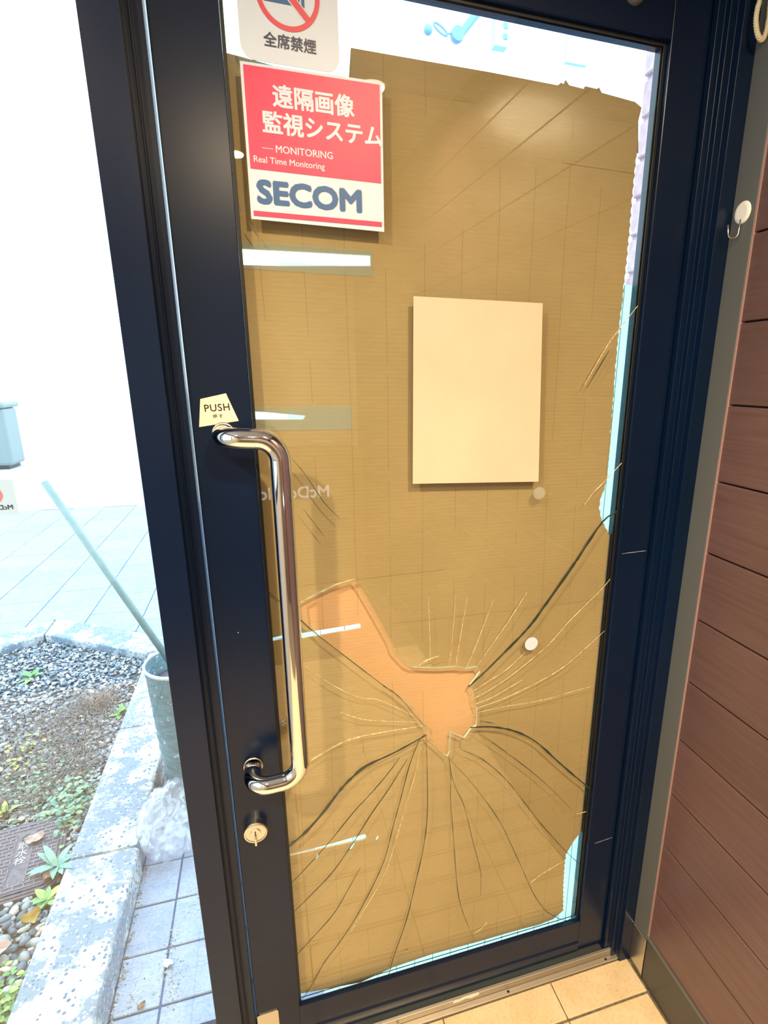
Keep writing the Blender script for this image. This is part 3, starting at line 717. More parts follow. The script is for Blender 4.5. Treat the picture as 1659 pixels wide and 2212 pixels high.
mk('lettering', words('全席禁煙', 0.0188, face_room(0.0848, GY - 0.0017, 2.0045), 0.022), M['navy'], ns)

se = mk('security_sticker', flat([(0.0125, 1.7715), (0.2205, 1.7690), (0.2205, 1.9765), (0.0125, 1.9745)], [], GY - 0.0008, GY), M['sticker'], label='crimson and white security system sticker on the upper glass', cat='sticker')
mk('red_field', flat([(0.0165, 1.8395), (0.2165, 1.8385), (0.2165, 1.9725), (0.0165, 1.9708)], [], GY - 0.0013, GY - 0.0010), M['pink'], se)
YT = GY - 0.0016
mk('lettering', words('遠隔画像', 0.0305, face_room(0.1155, YT, 1.9355), 0.030), M['sticker'], se)
mk('lettering', words('監視システム', 0.0305, face_room(0.1290, YT, 1.9005), 0.030), M['sticker'], se)
mk('dash', bar(0.0435, 1.8685, 0.016, 0.0007, 0, YT, YT + 0.0003), M['sticker'], se)
mk('lettering', words('MONITORING', 0.0135, face_room(0.0545, YT, 1.8685), 0.012, 'LEFT'), M['sticker'], se)
mk('lettering', words('Real Time Monitoring', 0.0120, face_room(0.0215, YT, 1.8525), 0.010, 'LEFT'), M['sticker'], se)
mk('lettering', words('SECOM', 0.0430, face_room(0.0230, YT, 1.8080), 0.048, 'LEFT', sx=1.16), M['blue'], se)
mk('red_bar', bar(0.1165, 1.7795, 0.200, 0.0070, 0, YT, YT + 0.0003), M['pink'], se)

pu = mk('push_sticker', flat([(-0.0925, 1.459), (-0.0310, 1.468), (-0.0470, 1.512), (-0.0865, 1.503)], [], -0.0008, -0.0001), M['cream'], label='cream trapezoid push sticker above the pull handle', cat='sticker')
mk('lettering', words('PUSH', 0.0160, face_room(-0.0625, -0.0012, 1.4890, 0.06), 0.008, space=1.08), M['ink'], pu)
mk('lettering', words('押 す', 0.0070, face_room(-0.0625, -0.0012, 1.4755, 0.06), 0.006), M['ink'], pu)

mk('notice_paper', flat([(0.2702, 1.6736), (0.5167, 1.6733), (0.5300, 1.3401), (0.2680, 1.3475)], [], GY - 0.0005, GY), M['paper'], label='blank cream paper notice stuck on the glass', cat='paper')
mk('dot_sticker', flat(circ(0.5365, 0.9795, 0.0155), [], GY - 0.0004, GY), M['sticker'], label='round white dot sticker on the glass above right of the hole', cat='sticker')
mk('dot_sticker', flat(circ(0.5336, 1.3160, 0.0130), [], GY - 0.0004, GY), M['tape'], label='small hazy round sticker at the lower corner of the paper notice', cat='sticker')

lg = mk('logo_sticker', flat([(-0.53, 1.326), (-0.3735, 1.326), (-0.3735, 1.3815), (-0.53, 1.3815)], [], 0.0262, 0.0268), plain('pale_sticker', (0.36, 0.52, 0.70), 0.5), label='pale sticker with red disc and reversed lettering on the side window', cat='sticker')
mk('red_disc', flat(circ(-0.4040, 1.3575, 0.0138), [], 0.0256, 0.0260), plain('red_disc', (0.80, 0.16, 0.22), 0.5), lg)
mb = words("McDonald's", 0.0105, face_out(-0.3790, 0.0254, 1.3372), 0.014, 'LEFT')
mk('lettering', mb, M['navy'], lg)

# ------------------------------------------------------------------ hook and rope on the corner post
hk = empty('wall_hook', (0.872, -0.066, 1.81), 'white disc adhesive hook on the grey corner post', 'hook')
WK = Matrix.Translation((0.8725, -0.0665, 1.8335)) @ Matrix.Rotation(-PI / 2, 4, 'Y')
mk('disc', lathe([(0.0, 0.0062), (0.013, 0.0062), (0.0172, 0.0050), (0.0188, 0.0030), (0.0190, 0.0), (0.0, 0.0)], 40, WK), M['white'], hk, smooth=False)
mk('wire', tube(fillet([(0.866, -0.0675, 1.822), (0.866, -0.0665, 1.7925), (0.848, -0.064, 1.789), (0.843, -0.0635, 1.812)], 0.008, 6), 0.0013, 8), M['steel'], hk, smooth=True)
RP = smooth([(0.847, 2.215), (0.8467, 2.1533), (0.844, 2.134), (0.8444, 2.1183), (0.8500, 2.1034), (0.8575, 2.0960), (0.8645, 2.0966), (0.8690, 2.1117), (0.8690, 2.1347), (0.866, 2.1655), (0.855, 2.215)], 8)
rope = empty('rope_loop', (0.858, -0.062, 2.096), 'cream twisted rope loop hanging at the top of the corner post', 'rope')
RP = [Vector((q.x, -0.062, q.y)) for q in RP]
for k in range(3):
    pts = []; s = 0
    for i, q in enumerate(RP):
        if i: s += (q - RP[i - 1]).length
        t = (RP[min(i + 1, len(RP) - 1)] - RP[max(i - 1, 0)]).normalized(); n1 = t.cross(Vector((0, 1, 0))).normalized(); n2 = Vector((0, 1, 0))
        a = s / 0.011 * 2 * PI + k * 2 * PI / 3
        pts.append(q + (n1 * math.cos(a) + n2 * math.sin(a)) * 0.0022)
    mk('strand', tube(pts, 0.0024, 7), M['rope'], rope, smooth=True)
mk('peg', tube([(0.90, -0.062, 2.214), (0.835, -0.062, 2.214)], 0.004, 10), M['steel'], rope)

# ------------------------------------------------------------------ ceiling lamps and counter behind the viewpoint
for i, (x, y, lab) in enumerate(((-0.02, -2.33, 'round warm ceiling downlight in front of the counter'), (0.503, -1.45, 'round warm ceiling downlight behind the viewpoint near the plank wall'), (-0.85, -1.30, 'round warm ceiling downlight near the left window'))):
    la = empty('ceiling_lamp', (x, y, 2.60), lab, 'lamp', 'ceiling downlights')
    mk('housing', lathe([(0.062, 0.0), (0.062, -0.006), (0.050, -0.008), (0.046, -0.002)], 28, Matrix.Translation((x, y, 2.5998))), M['white'], la)
    mk('diffuser', lathe([(0.0, -0.003), (0.046, -0.003), (0.046, -0.001), (0.0, -0.001)], 28, Matrix.Translation((x, y, 2.5998))), M['lamp'], la)
    L = bpy.data.lights.new('lamp_light', 'AREA'); L.shape = 'DISK'; L.size = 0.09; L.energy = LAMP_W; L.spread = math.radians(158); L.color = (1.0, 0.77, 0.47)
    lo = bpy.data.objects.new('lamp_light', L); COL.objects.link(lo); lo.parent = la
    lo.matrix_local = Matrix.Translation((0, 0, -0.012))
ct = mk('shop_counter', box(-1.0, 0.70, -3.55, -3.02, -0.003, 1.02, 0.004), M['counter'], base=True, label='dark shop counter at the back of the room', cat='counter')
mk('lettering', words("McDonald's", 0.118, face_out(0.455, -3.012, 0.742), 0.02, 'LEFT', depth=0.004), M['letters'], ct)

# ------------------------------------------------------------------ outside: ground
pv = mk('pavement', box(-5.2, 3.4, 0.1, 6.7, -0.12, OUT - 0.005), M['joint'], kind='structure')
mk('road', box(-40, 40, 6.7, 60, -0.12, OUT), M['concrete'], kind='structure')
mk('ground_side', box(-40, -5.2, -10, 6.7, -0.12, OUT), M['concrete'], kind='structure')
mk('ground_far', box(3.4, 40, 0.2, 6.7, -0.12, OUT), M['pav'], kind='structure')
BED = [(-0.675, 0.11), (-0.675, 2.135), (-1.295, 2.567), (-2.35, 1.75), (-2.35, 0.11)]
KOUT = [(-0.475, 0.11), (-0.475, 2.24), (-1.30, 2.81), (-2.55, 1.85), (-2.55, 0.11)]
PT = {}
def slab(x0, x1, y0, y1):
    k = (round(x1 - x0, 3), round(y1 - y0, 3))
    if k not in PT:
        b = box(-k[0] / 2, k[0] / 2, -k[1] / 2, k[1] / 2, -0.012, 0, 0.002, seg=1)
        me = bpy.data.meshes.new('paving_tile'); b.to_mesh(me); b.free(); me.materials.append(M['pav']); PT[k] = me
    inst('paving_tile', PT[k], Matrix.Translation(((x0 + x1) / 2, (y0 + y1) / 2, OUT + random.uniform(-0.0012, 0.0008))) @ Matrix.Rotation(random.uniform(-.004, .004), 4, 'Z'), pv)
for r in range(-1, 13):
    y0 = 0.224 + 0.163 * r + 0.0025
    y1 = y0 + 0.158
    for c in range(-1, 9):
        x0 = -0.355 + 0.16 * c + 0.0025; x1 = x0 + 0.155
        if c == -1: x0 = -0.472
        slab(x0, x1, max(y0, 0.10), y1)
for c in range(-9, 7):
    for r in range(0, 13):
        x0 = -1.185 + 0.345 * c; x1 = x0 + 0.340
        y0 = 2.345 + 0.36 * r - (0.18 if c % 2 else 0); y1 = y0 + 0.355
        if y0 < 2.345 and x0 > -0.6: y0 = 2.345
        if y0 > 6.5: continue
        if all(in_poly(q, KOUT) for q in ((x0, y0), (x1, y0), (x1, y1), (x0, y1))): continue
        if y0 < 2.345 and x0 > -0.8: y0 = 2.345
        slab(x0, x1, y0, y1)
so = mk('planting_bed', prism(BED, -0.10, 0.022), M['soil'], label='gravel covered planting bed inside the kerb outside the window', cat='bed')
so['kind'] = 'structure'
kb = empty('kerb', (-0.575, 1.1, OUT), 'speckled white terrazzo kerb around the gravel bed', 'kerb')
for y0, y1 in ((0.112, 0.699), (0.703, 1.417), (1.421, 2.18)):
    q = [(-0.675, y0), (-0.478, y0), (-0.472, y1), (-0.675, y1)] if y1 < 2 else [(-0.675, y0), (-0.475, y0), (-0.475, 2.236), (-0.673, 2.136)]
    mk('kerb_stone', prism(q, -0.10, 0.070, 0.011), M['kerb'], kb)
def far_kerb(a, b, c, d, n):
    a, b, c, d = map(Vector, (a, b, c, d))
    for k in range(n):
        t0, t1 = (k + 0.004) / n, (k + 0.996) / n
        mk('kerb_stone', prism([tuple(a.lerp(b, t0)), tuple(c.lerp(d, t0)), tuple(c.lerp(d, t1)), tuple(a.lerp(b, t1))], -0.10, 0.070, 0.008), M['kerb'], kb)
far_kerb((-0.678, 2.139), (-1.295, 2.567), (-0.478, 2.24), (-1.30, 2.81), 1)
far_kerb((-1.297, 2.566), (-2.35, 1.75), (-1.302, 2.809), (-2.55, 1.85), 2)

# ------------------------------------------------------------------ valve cover set in the gravel
CV = Matrix.Translation((-0.8345, 0.788, 0)) @ Matrix.Rotation(math.radians(8.7), 4, 'Z')
cv = empty('valve_cover', (-0.8345, 0.788, 0.02), 'dark iron water valve cover with raised brick pattern in the gravel', 'cover')
def cham(w, h, c): return [(-w + c, -h), (w - c, -h), (w, -h + c), (w, h - c), (w - c, h), (-w + c, h), (-w, h - c), (-w, -h + c)]
mk('outer_frame', prism(cham(0.118, 0.172, 0.030), 0.0, 0.036, 0.002, CV), M['iron'], cv)
mk('inner_step', prism(cham(0.109, 0.163, 0.028), 0.036, 0.0395, 0.001, CV), M['iron'], cv)
mk('lid', prism(cham(0.100, 0.152, 0.022), 0.0395, 0.0435, 0.001, CV), M['iron'], cv)
bm = bmesh.new()
zt0, zt1 = 0.0433, 0.0458
rows = 17; px = 0.0275
for r in range(rows + 1):
    y = -0.142 + 0.284 * r / rows
    for a, b in ((-0.094, -0.026), (0.026, 0.094)):
        if abs(y) > 0.118: a, b = (-0.094, 0.0) if a < 0 else (0.0, 0.094)
        box(a, b, y - 0.0014, y + 0.0014, zt0, zt1, bm=bm, M=CV)
    if r < rows:
        yn = y + 0.284 / rows
        for k in range(-4, 5):
            x = k * px + (px / 2 if r % 2 else 0)
            if abs(x) > 0.094 or (abs(x) < 0.026 and abs(y) < 0.118): continue
            box(x - 0.0014, x + 0.0014, y, yn, zt0, zt1, bm=bm, M=CV)
for x in (-0.026, 0.026): box(x - 0.0014, x + 0.0014, -0.118, 0.112, zt0, zt1, bm=bm, M=CV)
tag(mk('tread_pattern', bm, M['iron_hi'], cv), kind='stuff')
mk('lettering', words('散\n水\n栓', 0.034, CV @ Matrix.Translation((0, 0.012, 0.0437)), 0.012, depth=0.0012), plain('raised_letters', (0.30, 0.29, 0.31), 0.5), cv)
mk('key_hole', lathe([(0.0, 0.0440), (0.0105, 0.0440), (0.0125, 0.0455), (0.0140, 0.0455), (0.0145, 0.0436)], 24, CV @ Matrix.Translation((0.003, 0.083, 0))), M['ink'], cv)

# ------------------------------------------------------------------ stones
def stone_mesh(seed, sub, m, flat_=0.55):
    bm = bmesh.new(); bmesh.ops.create_icosphere(bm, subdivisions=sub, radius=1)
    for v in bm.verts:
        d = 1 + 0.22 * noise.noise(v.co * 1.1 + Vector((seed * 7.3, seed, 0)))
        v.co = Vector((v.co.x * d, v.co.y * d * 0.72, v.co.z * d * flat_))
    me = bpy.data.meshes.new('pebble'); bm.to_mesh(me); bm.free()
    for p in me.polygons: p.use_smooth = True
    me.materials.append(m); return me
PB = [stone_mesh(s, 2, M['pebble'], 0.45 + 0.06 * s) for s in range(5)]
CVI = CV.inverted()
def on_cover(x, y, pad=0.0):
    q = CVI @ Vector((x, y, 0)); return abs(q.x) < 0.118 + pad and abs(q.y) < 0.172 + pad
rnd = random.Random(11)
spots = []
tries = 0
while len(spots) < 300 and tries < 40000:
    tries += 1
    if len(spots) < 170:
        x, y, r = rnd.uniform(-1.02, -0.69), rnd.uniform(0.16, 0.62), rnd.uniform(0.012, 0.022)
    elif len(spots) < 250:
        x, y, r = rnd.uniform(-0.74, -0.685), rnd.uniform(0.55, 1.5), rnd.uniform(0.008, 0.015)
    else:
        x, y, r = rnd.uniform(-1.25, -0.69), rnd.uniform(0.95, 2.0), rnd.uniform(0.010, 0.016)
    if on_cover(x, y, r * 0.9) or not in_poly((x, y), BED): continue
    if any((x - a) ** 2 + (y - b) ** 2 < (0.72 * (r + c)) ** 2 for a, b, c in spots): continue
    spots.append((x, y, r))
for x, y, r in spots:
    me = rnd.choice(PB)
    inst('pebble', me, Matrix.Translation((x, y, 0.022 + r * rnd.uniform(0.25, 0.8))) @ Matrix.Rotation(rnd.uniform(0, 6.3), 4, 'Z') @ Matrix.Rotation(rnd.uniform(-.35, .35), 4, 'X') @ Matrix.Diagonal((r * rnd.uniform(.85, 1.2), r * rnd.uniform(.8, 1.1), r, 1)),
         label='smooth grey pebble in the bed between valve cover and lower left corner' if y < 0.66 and x < -0.735 else 'small pebble lying along the inner edge of the kerb' if x > -0.745 else 'small rounded stone in the upper part of the gravel bed', cat='pebble', group='loose pebbles in the planting bed')
def scatter_stones(name, pts, m, sub=1, **kw):
    base = bmesh.new(); bmesh.ops.create_icosphere(base, subdivisions=sub, radius=1)
    bv = [v.co.copy() for v in base.verts]; bf = [[v.index for v in f.verts] for f in base.faces]; base.free()
    V, F = [], []
    for (x, y, z, r) in pts:
        R = Matrix.Rotation(rnd.uniform(0, 6.3), 3, 'Z') @ Matrix.Rotation(rnd.uniform(-.6, .6), 3, 'X')
        s = len(V); sx, sy, sz = r * rnd.uniform(.8, 1.35), r * rnd.uniform(.6, 1), r * rnd.uniform(.4, .7)
        for c in bv:
            q = R @ Vector((c.x * sx, c.y * sy, c.z * sz)); V.append((q.x + x, q.y + y, q.z + z))
        F += [[i + s for i in f] for f in bf]
    me = bpy.data.meshes.new(name); me.from_pydata(V, [], F); me.materials.append(m)
    for p in me.polygons: p.use_smooth = True
    return inst(name, me, Matrix(), **kw)
pts = []
while len(pts) < 9000:
    x, y = rnd.uniform(-1.95, -0.68), rnd.uniform(0.13, 2.52)
    if not in_poly((x, y), BED) or on_cover(x, y, -0.004) or x < -0.70 - 0.36 * (1 + y): continue
    pts.append((x, y, 0.024 + rnd.uniform(0, 0.008), rnd.uniform(0.005, 0.0125)))
scatter_stones('gravel', pts, M['pebble'], label='fine grey gravel covering the planting bed', cat='gravel', kind='stuff')
pts = [(-0.466 + rnd.gauss(0, 0.006), rnd.uniform(0.12, 0.72), OUT + 0.002, rnd.uniform(0.0015, 0.0045)) for _ in range(170)]
for cx, cy, n, s in ((-0.345, 0.40, 40, 0.02), (-0.33, 0.27, 50, 0.03), (-0.42, 0.26, 40, 0.025), (-0.30, 0.52, 25, 0.03), (-0.355, 0.30, 40, 0.04)):
    pts += [(cx + rnd.gauss(0, s * 0.5), cy + rnd.gauss(0, s), OUT + 0.001, rnd.uniform(0.001, 0.0032)) for _ in range(n)]
scatter_stones('grit', [p for p in pts if p[0] > -0.470], varied('grit', [(0, (0.12, 0.13, 0.14)), (0.5, (0.3, 0.32, 0.33)), (1, (0.5, 0.5, 0.48))], 0.8), label='loose grit along the kerb foot and tile joints', cat='grit', kind='stuff')

# ------------------------------------------------------------------ plants
def leaf_bm(L, w, bend, fold=0.25, wave=0.0, tip=1.0, n=7, bm=None, Mx=None):
    b = bmesh.new(); rows = []
    for i in range(n + 1):
        u = i / n
        ww = w * (math.sin(PI * min(1, 0.08 + u * 0.92)) ** tip) * (1 if u < 1 else 0.02)
        x = L * u * math.cos(bend * u * 0.5); z = -L * u * math.sin(bend * u * 0.5) * 0.9
        zw = wave * math.sin(u * 22)
        rows.append([b.verts.new((x, -ww, z + fold * ww + zw)), b.verts.new((x, 0, z)), b.verts.new((x, ww, z + fold * ww - zw))])
    for r, s in zip(rows, rows[1:]):
        for k in range(2): b.faces.new((r[k], r[k + 1], s[k + 1], s[k]))
    if Mx is not None: b.transform(Mx)
    if bm is None: return b
    join(bm, b); return bm
def plant(name, pos, n, L, w, m, label, tilt=(0.3, 0.9), bend=0.8, wave=0.0, seed=1, tip=0.8):
    r = random.Random(seed)
    root = empty(name, pos, label, 'plant')
    for k in range(n):
        a = 2 * PI * k / n + r.uniform(-.25, .25)
        t = r.uniform(*tilt)
        Mx = Matrix.Translation(pos) @ Matrix.Rotation(a, 4, 'Z') @ Matrix.Rotation(-t, 4, 'Y')
        s = r.uniform(0.75, 1.1)
        mk('leaf', leaf_bm(L * s, w * s, bend * r.uniform(.7, 1.2), 0.25, wave, tip, Mx=Mx), m, root, smooth=True)
    return root
plant('rosette_weed', (-0.712, 0.708, 0.044), 12, 0.085, 0.0105, M['teal_leaf'], 'teal rosette weed with toothed leaves between cover and kerb', (0.45, 1.0), 0.85, 0.0012, 4)
plant('small_weed', (-0.704, 0.588, 0.040), 8, 0.052, 0.011, M['green_leaf'], 'small broad leaved green weed below the teal rosette', (0.3, 1.0), 0.7, 0, 9)
plant('lime_sprout', (-0.965, 1.035, 0.026), 7, 0.062, 0.010, M['lime_leaf'], 'yellow green sprout at the left edge above the valve cover', (0.3, 1.1), 0.8, 0, 12)
plant('green_sprout', (-1.215, 2.10, 0.026), 8, 0.075, 0.013, M['green_leaf'], 'tiny green sprout alone in the far gravel', (0.3, 1.0), 0.6, 0, 3)
plant('kerb_sprout', (-0.705, 1.60, 0.026), 9, 0.058, 0.011, M['green_leaf'], 'fresh green sprout against the kerb beside the bucket', (0.4, 1.2), 0.6, 0, 5)
def clump(name, cx, cy, sx, sy, n, L, m, label, seed, hz=0.05):
    r = random.Random(seed); bm = bmesh.new()
    for k in range(n):
        x, y = r.gauss(cx, sx), r.gauss(cy, sy)
        if x > -0.684 or on_cover(x, y, -0.03): continue
        h = 0.026 + r.uniform(0.1, 1) * hz * math.exp(-((x - cx) / sx) ** 2 * 0.3)
        Mx = Matrix.Translation((x, y, h)) @ Matrix.Rotation(r.uniform(0, 6.3), 4, 'Z') @ Matrix.Rotation(-r.uniform(-.2, .8), 4, 'Y')
        s = r.uniform(.7, 1.25)
        leaf_bm(L * s, L * 0.36 * s, 0.7, 0.2, 0, 0.6, 4, bm, Mx)
        if k % 4 == 0: tube([(x, y, 0.02), (x + 0.004, y, h)], 0.0007, 4, bm)
    return tag(mk(name, bm, m, base=True), label, 'weeds', kind='stuff')
clump('green_weeds', -0.755, 0.985, 0.045, 0.075, 330, 0.020, M['pale_leaf'], 'dense clump of small leaved green weeds above the valve cover', 21, 0.045)
clump('creeping_weeds', -0.90, 1.15, 0.12, 0.10, 380, 0.017, M['pale_leaf'], 'creeping pale green weeds spreading over the gravel', 22, 0.018)
clump('corner_weeds', -0.715, 0.235, 0.035, 0.07, 330, 0.019, M['green_leaf'], 'bright green weeds in the lower left corner by the kerb', 23, 0.035)
clump('edge_weeds', -1.02, 1.40, 0.05, 0.08, 60, 0.018, M['lime_leaf'], 'yellow green weeds at the left edge of the bed', 24, 0.03)
r = random.Random(31); bm = bmesh.new()
for k in range(5600):
    c = r.choice(((-0.86, 1.52, 0.12, 0.15), (-1.0, 1.30, 0.13, 0.13), (-0.80, 1.25, 0.07, 0.12), (-0.98, 1.62, 0.13, 0.13), (-0.84, 1.72, 0.05, 0.06), (-0.95, 1.08, 0.10, 0.06)))
    x, y = r.gauss(c[0], c[2]), r.gauss(c[1], c[3])
    if x > -0.69 or on_cover(x, y): continue
    L = r.uniform(0.015, 0.045); a = r.uniform(0, 6.3); w = r.uniform(0.0006, 0.0016); z = 0.028 + r.uniform(0, 0.014)
    d = Vector((math.cos(a), math.sin(a), r.uniform(-.1, .5))) * L; s = Vector((-math.sin(a), math.cos(a), 0)) * w
    p = Vector((x, y, z)); q = p + d * 0.55 + Vector((0, 0, 0.004)); e = p + d
    v = [bm.verts.new(k_) for k_ in (p - s, p + s, q + s, q - s, e)]
    bm.faces.new(v[:4]); bm.faces.new((v[3], v[2], v[4]))
tag(mk('dry_moss', bm, M['dry'], base=True), 'dry brown moss and stems matted over the gravel', 'moss', kind='stuff')
r = random.Random(33); bm = bmesh.new()
for k in range(26):
    x, y = r.gauss(-0.80, 0.025), r.gauss(1.72, 0.03)
    a = r.uniform(0, 6.3); h = r.uniform(0.05, 0.10)
    tube([(x, y, 0.03), (x + 0.3 * h * math.cos(a), y + 0.3 * h * math.sin(a), 0.03 + h * 0.7), (x + 0.8 * h * math.cos(a), y + 0.8 * h * math.sin(a), 0.03 + h)], [0.0012, 0.001, 0.0006], 5, bm)
tag(mk('withered_tuft', bm, plain('withered', (0.36, 0.28, 0.22), 0.9), base=True), 'withered tuft of pale dry stalks in the gravel', 'plant', kind='stuff')
def fallen(name, x, y, z, L, w, a, m, label, curl=0.5, seed=1, lob=0.0):
    r = random.Random(seed); bm = bmesh.new(); n, k = 12, 6; g = []
    for i in range(n + 1):
        u = i / n; ww = w * (math.sin(PI * min(1, 0.05 + u * 0.95)) ** 0.7 + lob * abs(math.sin(u * 9))) 
        g.append([bm.verts.new((L * (u - .5), ww * (j / k - .5) * 2, curl * w * ((j / k - .5) * 2) ** 2 + 0.012 * noise.noise((u * 3 + seed, j * .7, seed)) + curl * L * (u - .5) ** 2)) for j in range(k + 1)])
    for i in range(n):
        for j in range(k): bm.faces.new((g[i][j], g[i + 1][j], g[i + 1][j + 1], g[i][j + 1]))
    bm.transform(Matrix.Translation((x, y, z)) @ Matrix.Rotation(a, 4, 'Z') @ Matrix.Rotation(0.2, 4, 'X'))
    return mk(name, bm, m, base=True, smooth=True, label=label, cat='leaf')
fallen('fallen_leaf', -0.812, 0.848, 0.050, 0.055, 0.016, 0.2, M['dead_leaf'], 'pale curled dead leaf lying on the valve cover', 0.5, 2, 0.25)
fallen('fallen_leaf', -0.718, 0.515, 0.052, 0.048, 0.017, 0.6, M['ochre_leaf'], 'ochre yellow dead leaf against the kerb', 0.9, 3, 0.25)
fallen('fallen_leaf', -0.792, 0.432, 0.052, 0.110, 0.030, 0.1, M['dead_leaf'], 'large pinkish dead leaf on the pebbles below the cover', 0.35, 4, 0.1)
fallen('fallen_leaf', -0.775, 0.335, 0.050, 0.100, 0.026, 0.5, M['brown_leaf'], 'brown dead leaf under the large pinkish one', 0.4, 5)
fallen('fallen_leaf', -0.725, 0.672, 0.046, 0.035, 0.013, 1.2, M['dead_leaf'], 'small pale dead leaf beside the teal rosette', 0.5, 6)
fallen('fallen_petal', -0.348, 0.333, OUT + 0.004, 0.030, 0.010, -0.5, M['white'], 'white petal fallen on the paving tiles', 0.5, 7)
fallen('fallen_leaf', -0.40, 0.235, OUT + 0.004, 0.022, 0.007, 0.8, M['brown_leaf'], 'small brown leaf scrap on the paving near the kerb', 0.6, 8)

# ------------------------------------------------------------------ bucket, pole, bag
BX, BY = -0.335, 1.10
bk = empty('bucket', (BX, BY, OUT), 'tall worn teal bucket with dented ribs behind the door frame', 'bucket')
prof = []
for i in range(41):
    u = i / 40; z = OUT + 0.001 + 0.535 * u
    rr_ = 0.112 + 0.022 * u + (0.0028 * math.sin(u * 70) * max(0, 1 - abs(u - 0.42) / 0.34))
    prof.append((rr_, z))
prof = [(0, OUT + 0.001)] + prof + [(0.130, OUT + 0.536), (0.122, 0.36), (0, 0.36)]
mk('body', lathe(prof, 48, Matrix.Translation((BX, BY, 0))), M['bucket'], bk, smooth=True)
mk('rim', lathe([(0.1335, 0.500), (0.1385, 0.503), (0.1395, 0.510), (0.1365, 0.5155), (0.131, 0.514), (0.1295, 0.508), (0.1335, 0.500)], 48, Matrix.Translation((BX, BY, 0))), plain('pale_rim', (0.42, 0.48, 0.52), 0.4), bk, smooth=True)
mk('cement_fill', lathe([(0, 0.440), (0.08, 0.437), (0.1235, 0.432), (0.1232, 0.425)], 32, Matrix.Translation((BX, BY, 0))), M['bucket_in'], bk, smooth=True)
pa, pb = Vector((-0.365, 1.135, 0.44)), Vector((-0.715, 1.215, 1.185))
mk('pole', tube([pa, pb], 0.0125, 16), M['pole'], base=True, smooth=True, label='slim pale pole leaning out of the teal bucket', cat='pole')
bm = bmesh.new(); bmesh.ops.create_icosphere(bm, subdivisions=5, radius=1)
for v in bm.verts:
    p = v.co.copy()
    f = 1 - abs(noise.noise(p * 1.6 + Vector((4, 1, 0)))) * 0.9
    g = 1.6 - 2.4 * abs(noise.noise(p * 3.4 + Vector((1, 7, 2)))) - 0.9 * abs(noise.noise(p * 8 + Vector((3, 2, 2))))
    d = 0.62 + 0.34 * f + 0.14 * g
    v.co = Vector((p.x * 0.105 * d, p.y * 0.165 * d, p.z * 0.085 * d))
    v.co += Vector((-0.386, 0.825, 0.045))
    if v.co.x < -0.470: v.co.z = max(v.co.z, 0.0725)
    v.co.z = max(v.co.z, OUT + 0.001 + 0.003 * abs(noise.noise(p * 5)))
mk('plastic_bag', bm, M['bag'], base=True, smooth=True, label='crumpled clear plastic bag on the paving beside the kerb', cat='bag')

# ------------------------------------------------------------------ brick pier, far things
pr = empty('brick_pier', (0.96, 0.153, OUT), 'pink brick pier just outside the right of the door', 'pier')
mk('mortar_core', box(0.826, 1.10, 0.102, 0.202, OUT, 3.2), M['mortar'], pr)
BR = {}
for k in range(43):
    z0 = OUT + 0.075 * k
    for a, b in (((0.1005, 0.206),) if k % 2 else ((0.1005, 0.150), (0.157, 0.206))):
        key = round(b - a, 4)
        if key not in BR:
            bb_ = box(0, 0.20, 0, b - a, 0, 0.066, 0.003, seg=1); me = bpy.data.meshes.new('brick'); bb_.to_mesh(me); bb_.free(); me.materials.append(M['brick']); BR[key] = me
        inst('brick', BR[key], Matrix.Translation((0.818 + random.uniform(0, 0.003), a, z0)), pr)
bn = empty('storage_bin', (-4.6, 10.5, OUT), 'blurry teal bin standing far off at the left edge', 'bin')
mk('body', box(-5.2, -4.02, 10.2, 10.8, OUT + 0.06, 0.98, 0.05), M['teal'], bn)
mk('lid', box(-5.25, -3.98, 10.15, 10.85, 0.98, 1.08, 0.04), M['teal'], bn)
mk('foot', box(-5.15, -5.0, 10.25, 10.75, OUT, OUT + 0.06), M['ink'], bn)
mk('foot', box(-4.25, -4.1, 10.25, 10.75, OUT, OUT + 0.06), M['ink'], bn)
aw = empty('awning_frame', (6.0, 4.0, OUT), 'pale blue awning frame high outside above the cardboard', 'awning')
mk('column', box(5.92, 6.08, 3.92, 4.08, OUT, 6.0), M['skyblue'], aw)
mk('beam', box(-1.0, 6.1, 3.94, 4.06, 5.5, 5.62), M['skyblue'], aw)
mk('diagonal_arm', tube([(2.95, 4.0, 5.55), (1.72, 4.0, 4.10)], 0.030, 12), M['skyblue'], aw)
mk('clamp', lathe([(0.0, -0.03), (0.05, -0.03), (0.055, 0.0), (0.05, 0.03), (0.0, 0.03)], 16, Matrix.Translation((1.69, 4.0, 4.09)) @ Matrix.Rotation(PI / 2, 4, 'X')), M['skyblue'], aw)
mk('chain', tube([(1.66, 4.0, 4.09), (1.60, 4.0, 4.085)], 0.006, 8), M['skyblue'], aw)
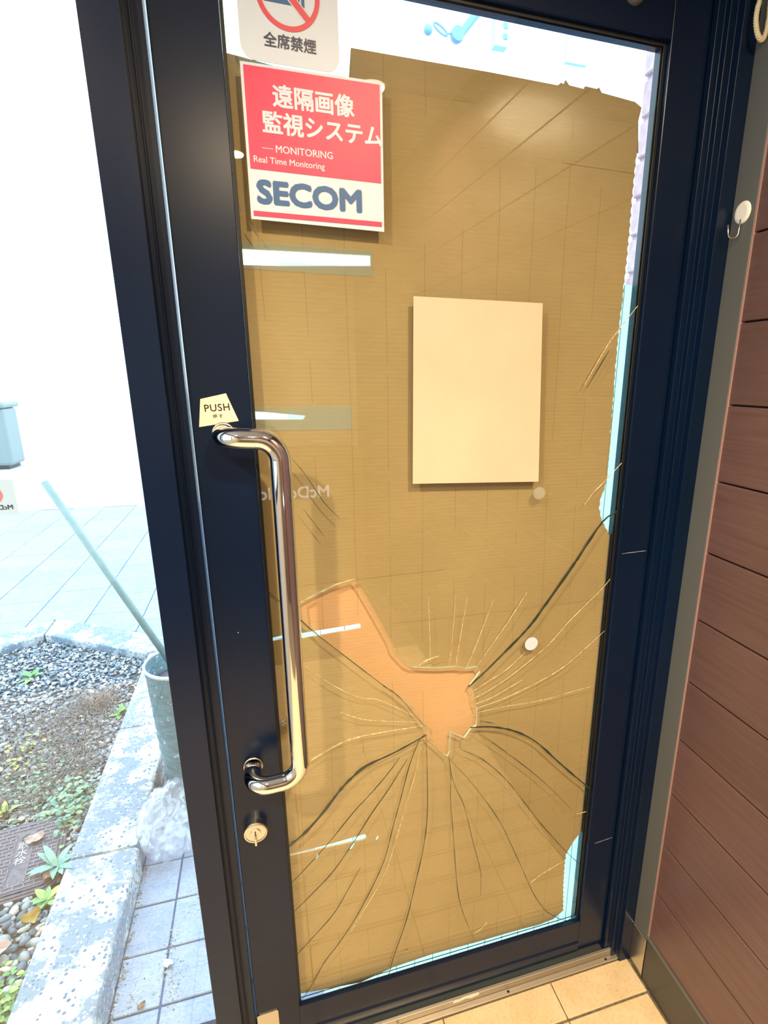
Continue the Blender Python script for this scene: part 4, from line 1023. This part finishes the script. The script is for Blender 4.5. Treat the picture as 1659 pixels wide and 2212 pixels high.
mk('shackle', tube([(1.60 - 0.045 + 0.055 * math.cos(t * PI / 8), 4.0, 4.105 - 0.5 * 0.055 * math.cos(t * PI / 8) + 0.022 * math.sin(t * PI / 8)) for t in range(17)], 0.009, 8), M['skyblue'], aw)
mk('ball', lathe([(0.035 * math.sin(PI * k / 12), -0.035 * math.cos(PI * k / 12)) for k in range(13)], 16, Matrix.Translation((1.455, 4.0, 4.085))), M['skyblue'], aw, smooth=True)
dp = mk('drop_post', box(1.99, 2.10, 3.96, 4.04, 4.05, 5.5, 0.004), M['pale'], aw)
for k in range(9):
    mk('slot', box(2.06, 2.095, 3.955, 3.9595, 4.10 + 0.07 * k, 4.135 + 0.07 * k), M['skyblue'], dp)
mk('drop_panel', box(2.63, 2.83, 3.98, 4.02, 4.04, 5.5, 0.004), M['pale'], aw)

# ------------------------------------------------------------------ names of the setting
for nm, lab, cat in (('floor', 'cream tiled floor inside the door', 'floor'), ('ceiling', 'plain ceiling of the entrance', 'ceiling'),
        ('wall_back', 'plain wall behind the shop counter', 'wall'), ('wall_left', 'plain wall around the big left window', 'wall'),
        ('wall_front', 'plain wall strip above the door frame', 'wall'), ('wall_right', 'reddish brown plank wall right of the door', 'wall'),
        ('window_2', 'large dark framed window in the left wall', 'window'), ('window_1', 'clear side window left of the door', 'window'),
        ('baseboard_right', 'dark grey baseboard under the plank wall', 'baseboard'), ('trim_1', 'dark navy mullion left of the door', 'door frame'),
        ('trim_2', 'dark navy jamb right of the door', 'door frame'), ('trim_3', 'dark navy head frame above the door', 'door frame'),
        ('trim_4', 'worn aluminium threshold under the door', 'threshold'), ('trim_5', 'grey corner post between jamb and plank wall', 'trim'),
        ('door_1', 'navy framed glass door with shattered pane and steel pull handle', 'door'), ('pavement', 'pale paving tiles outside the window', 'pavement'),
        ('road', 'overexposed pale ground far outside', 'ground'), ('ground_side', 'pale ground beyond the planting bed', 'ground'),
        ('ground_far', 'pale ground beyond the brick pier', 'ground')):
    o = bpy.data.objects[nm]; o['label'] = lab; o['category'] = cat
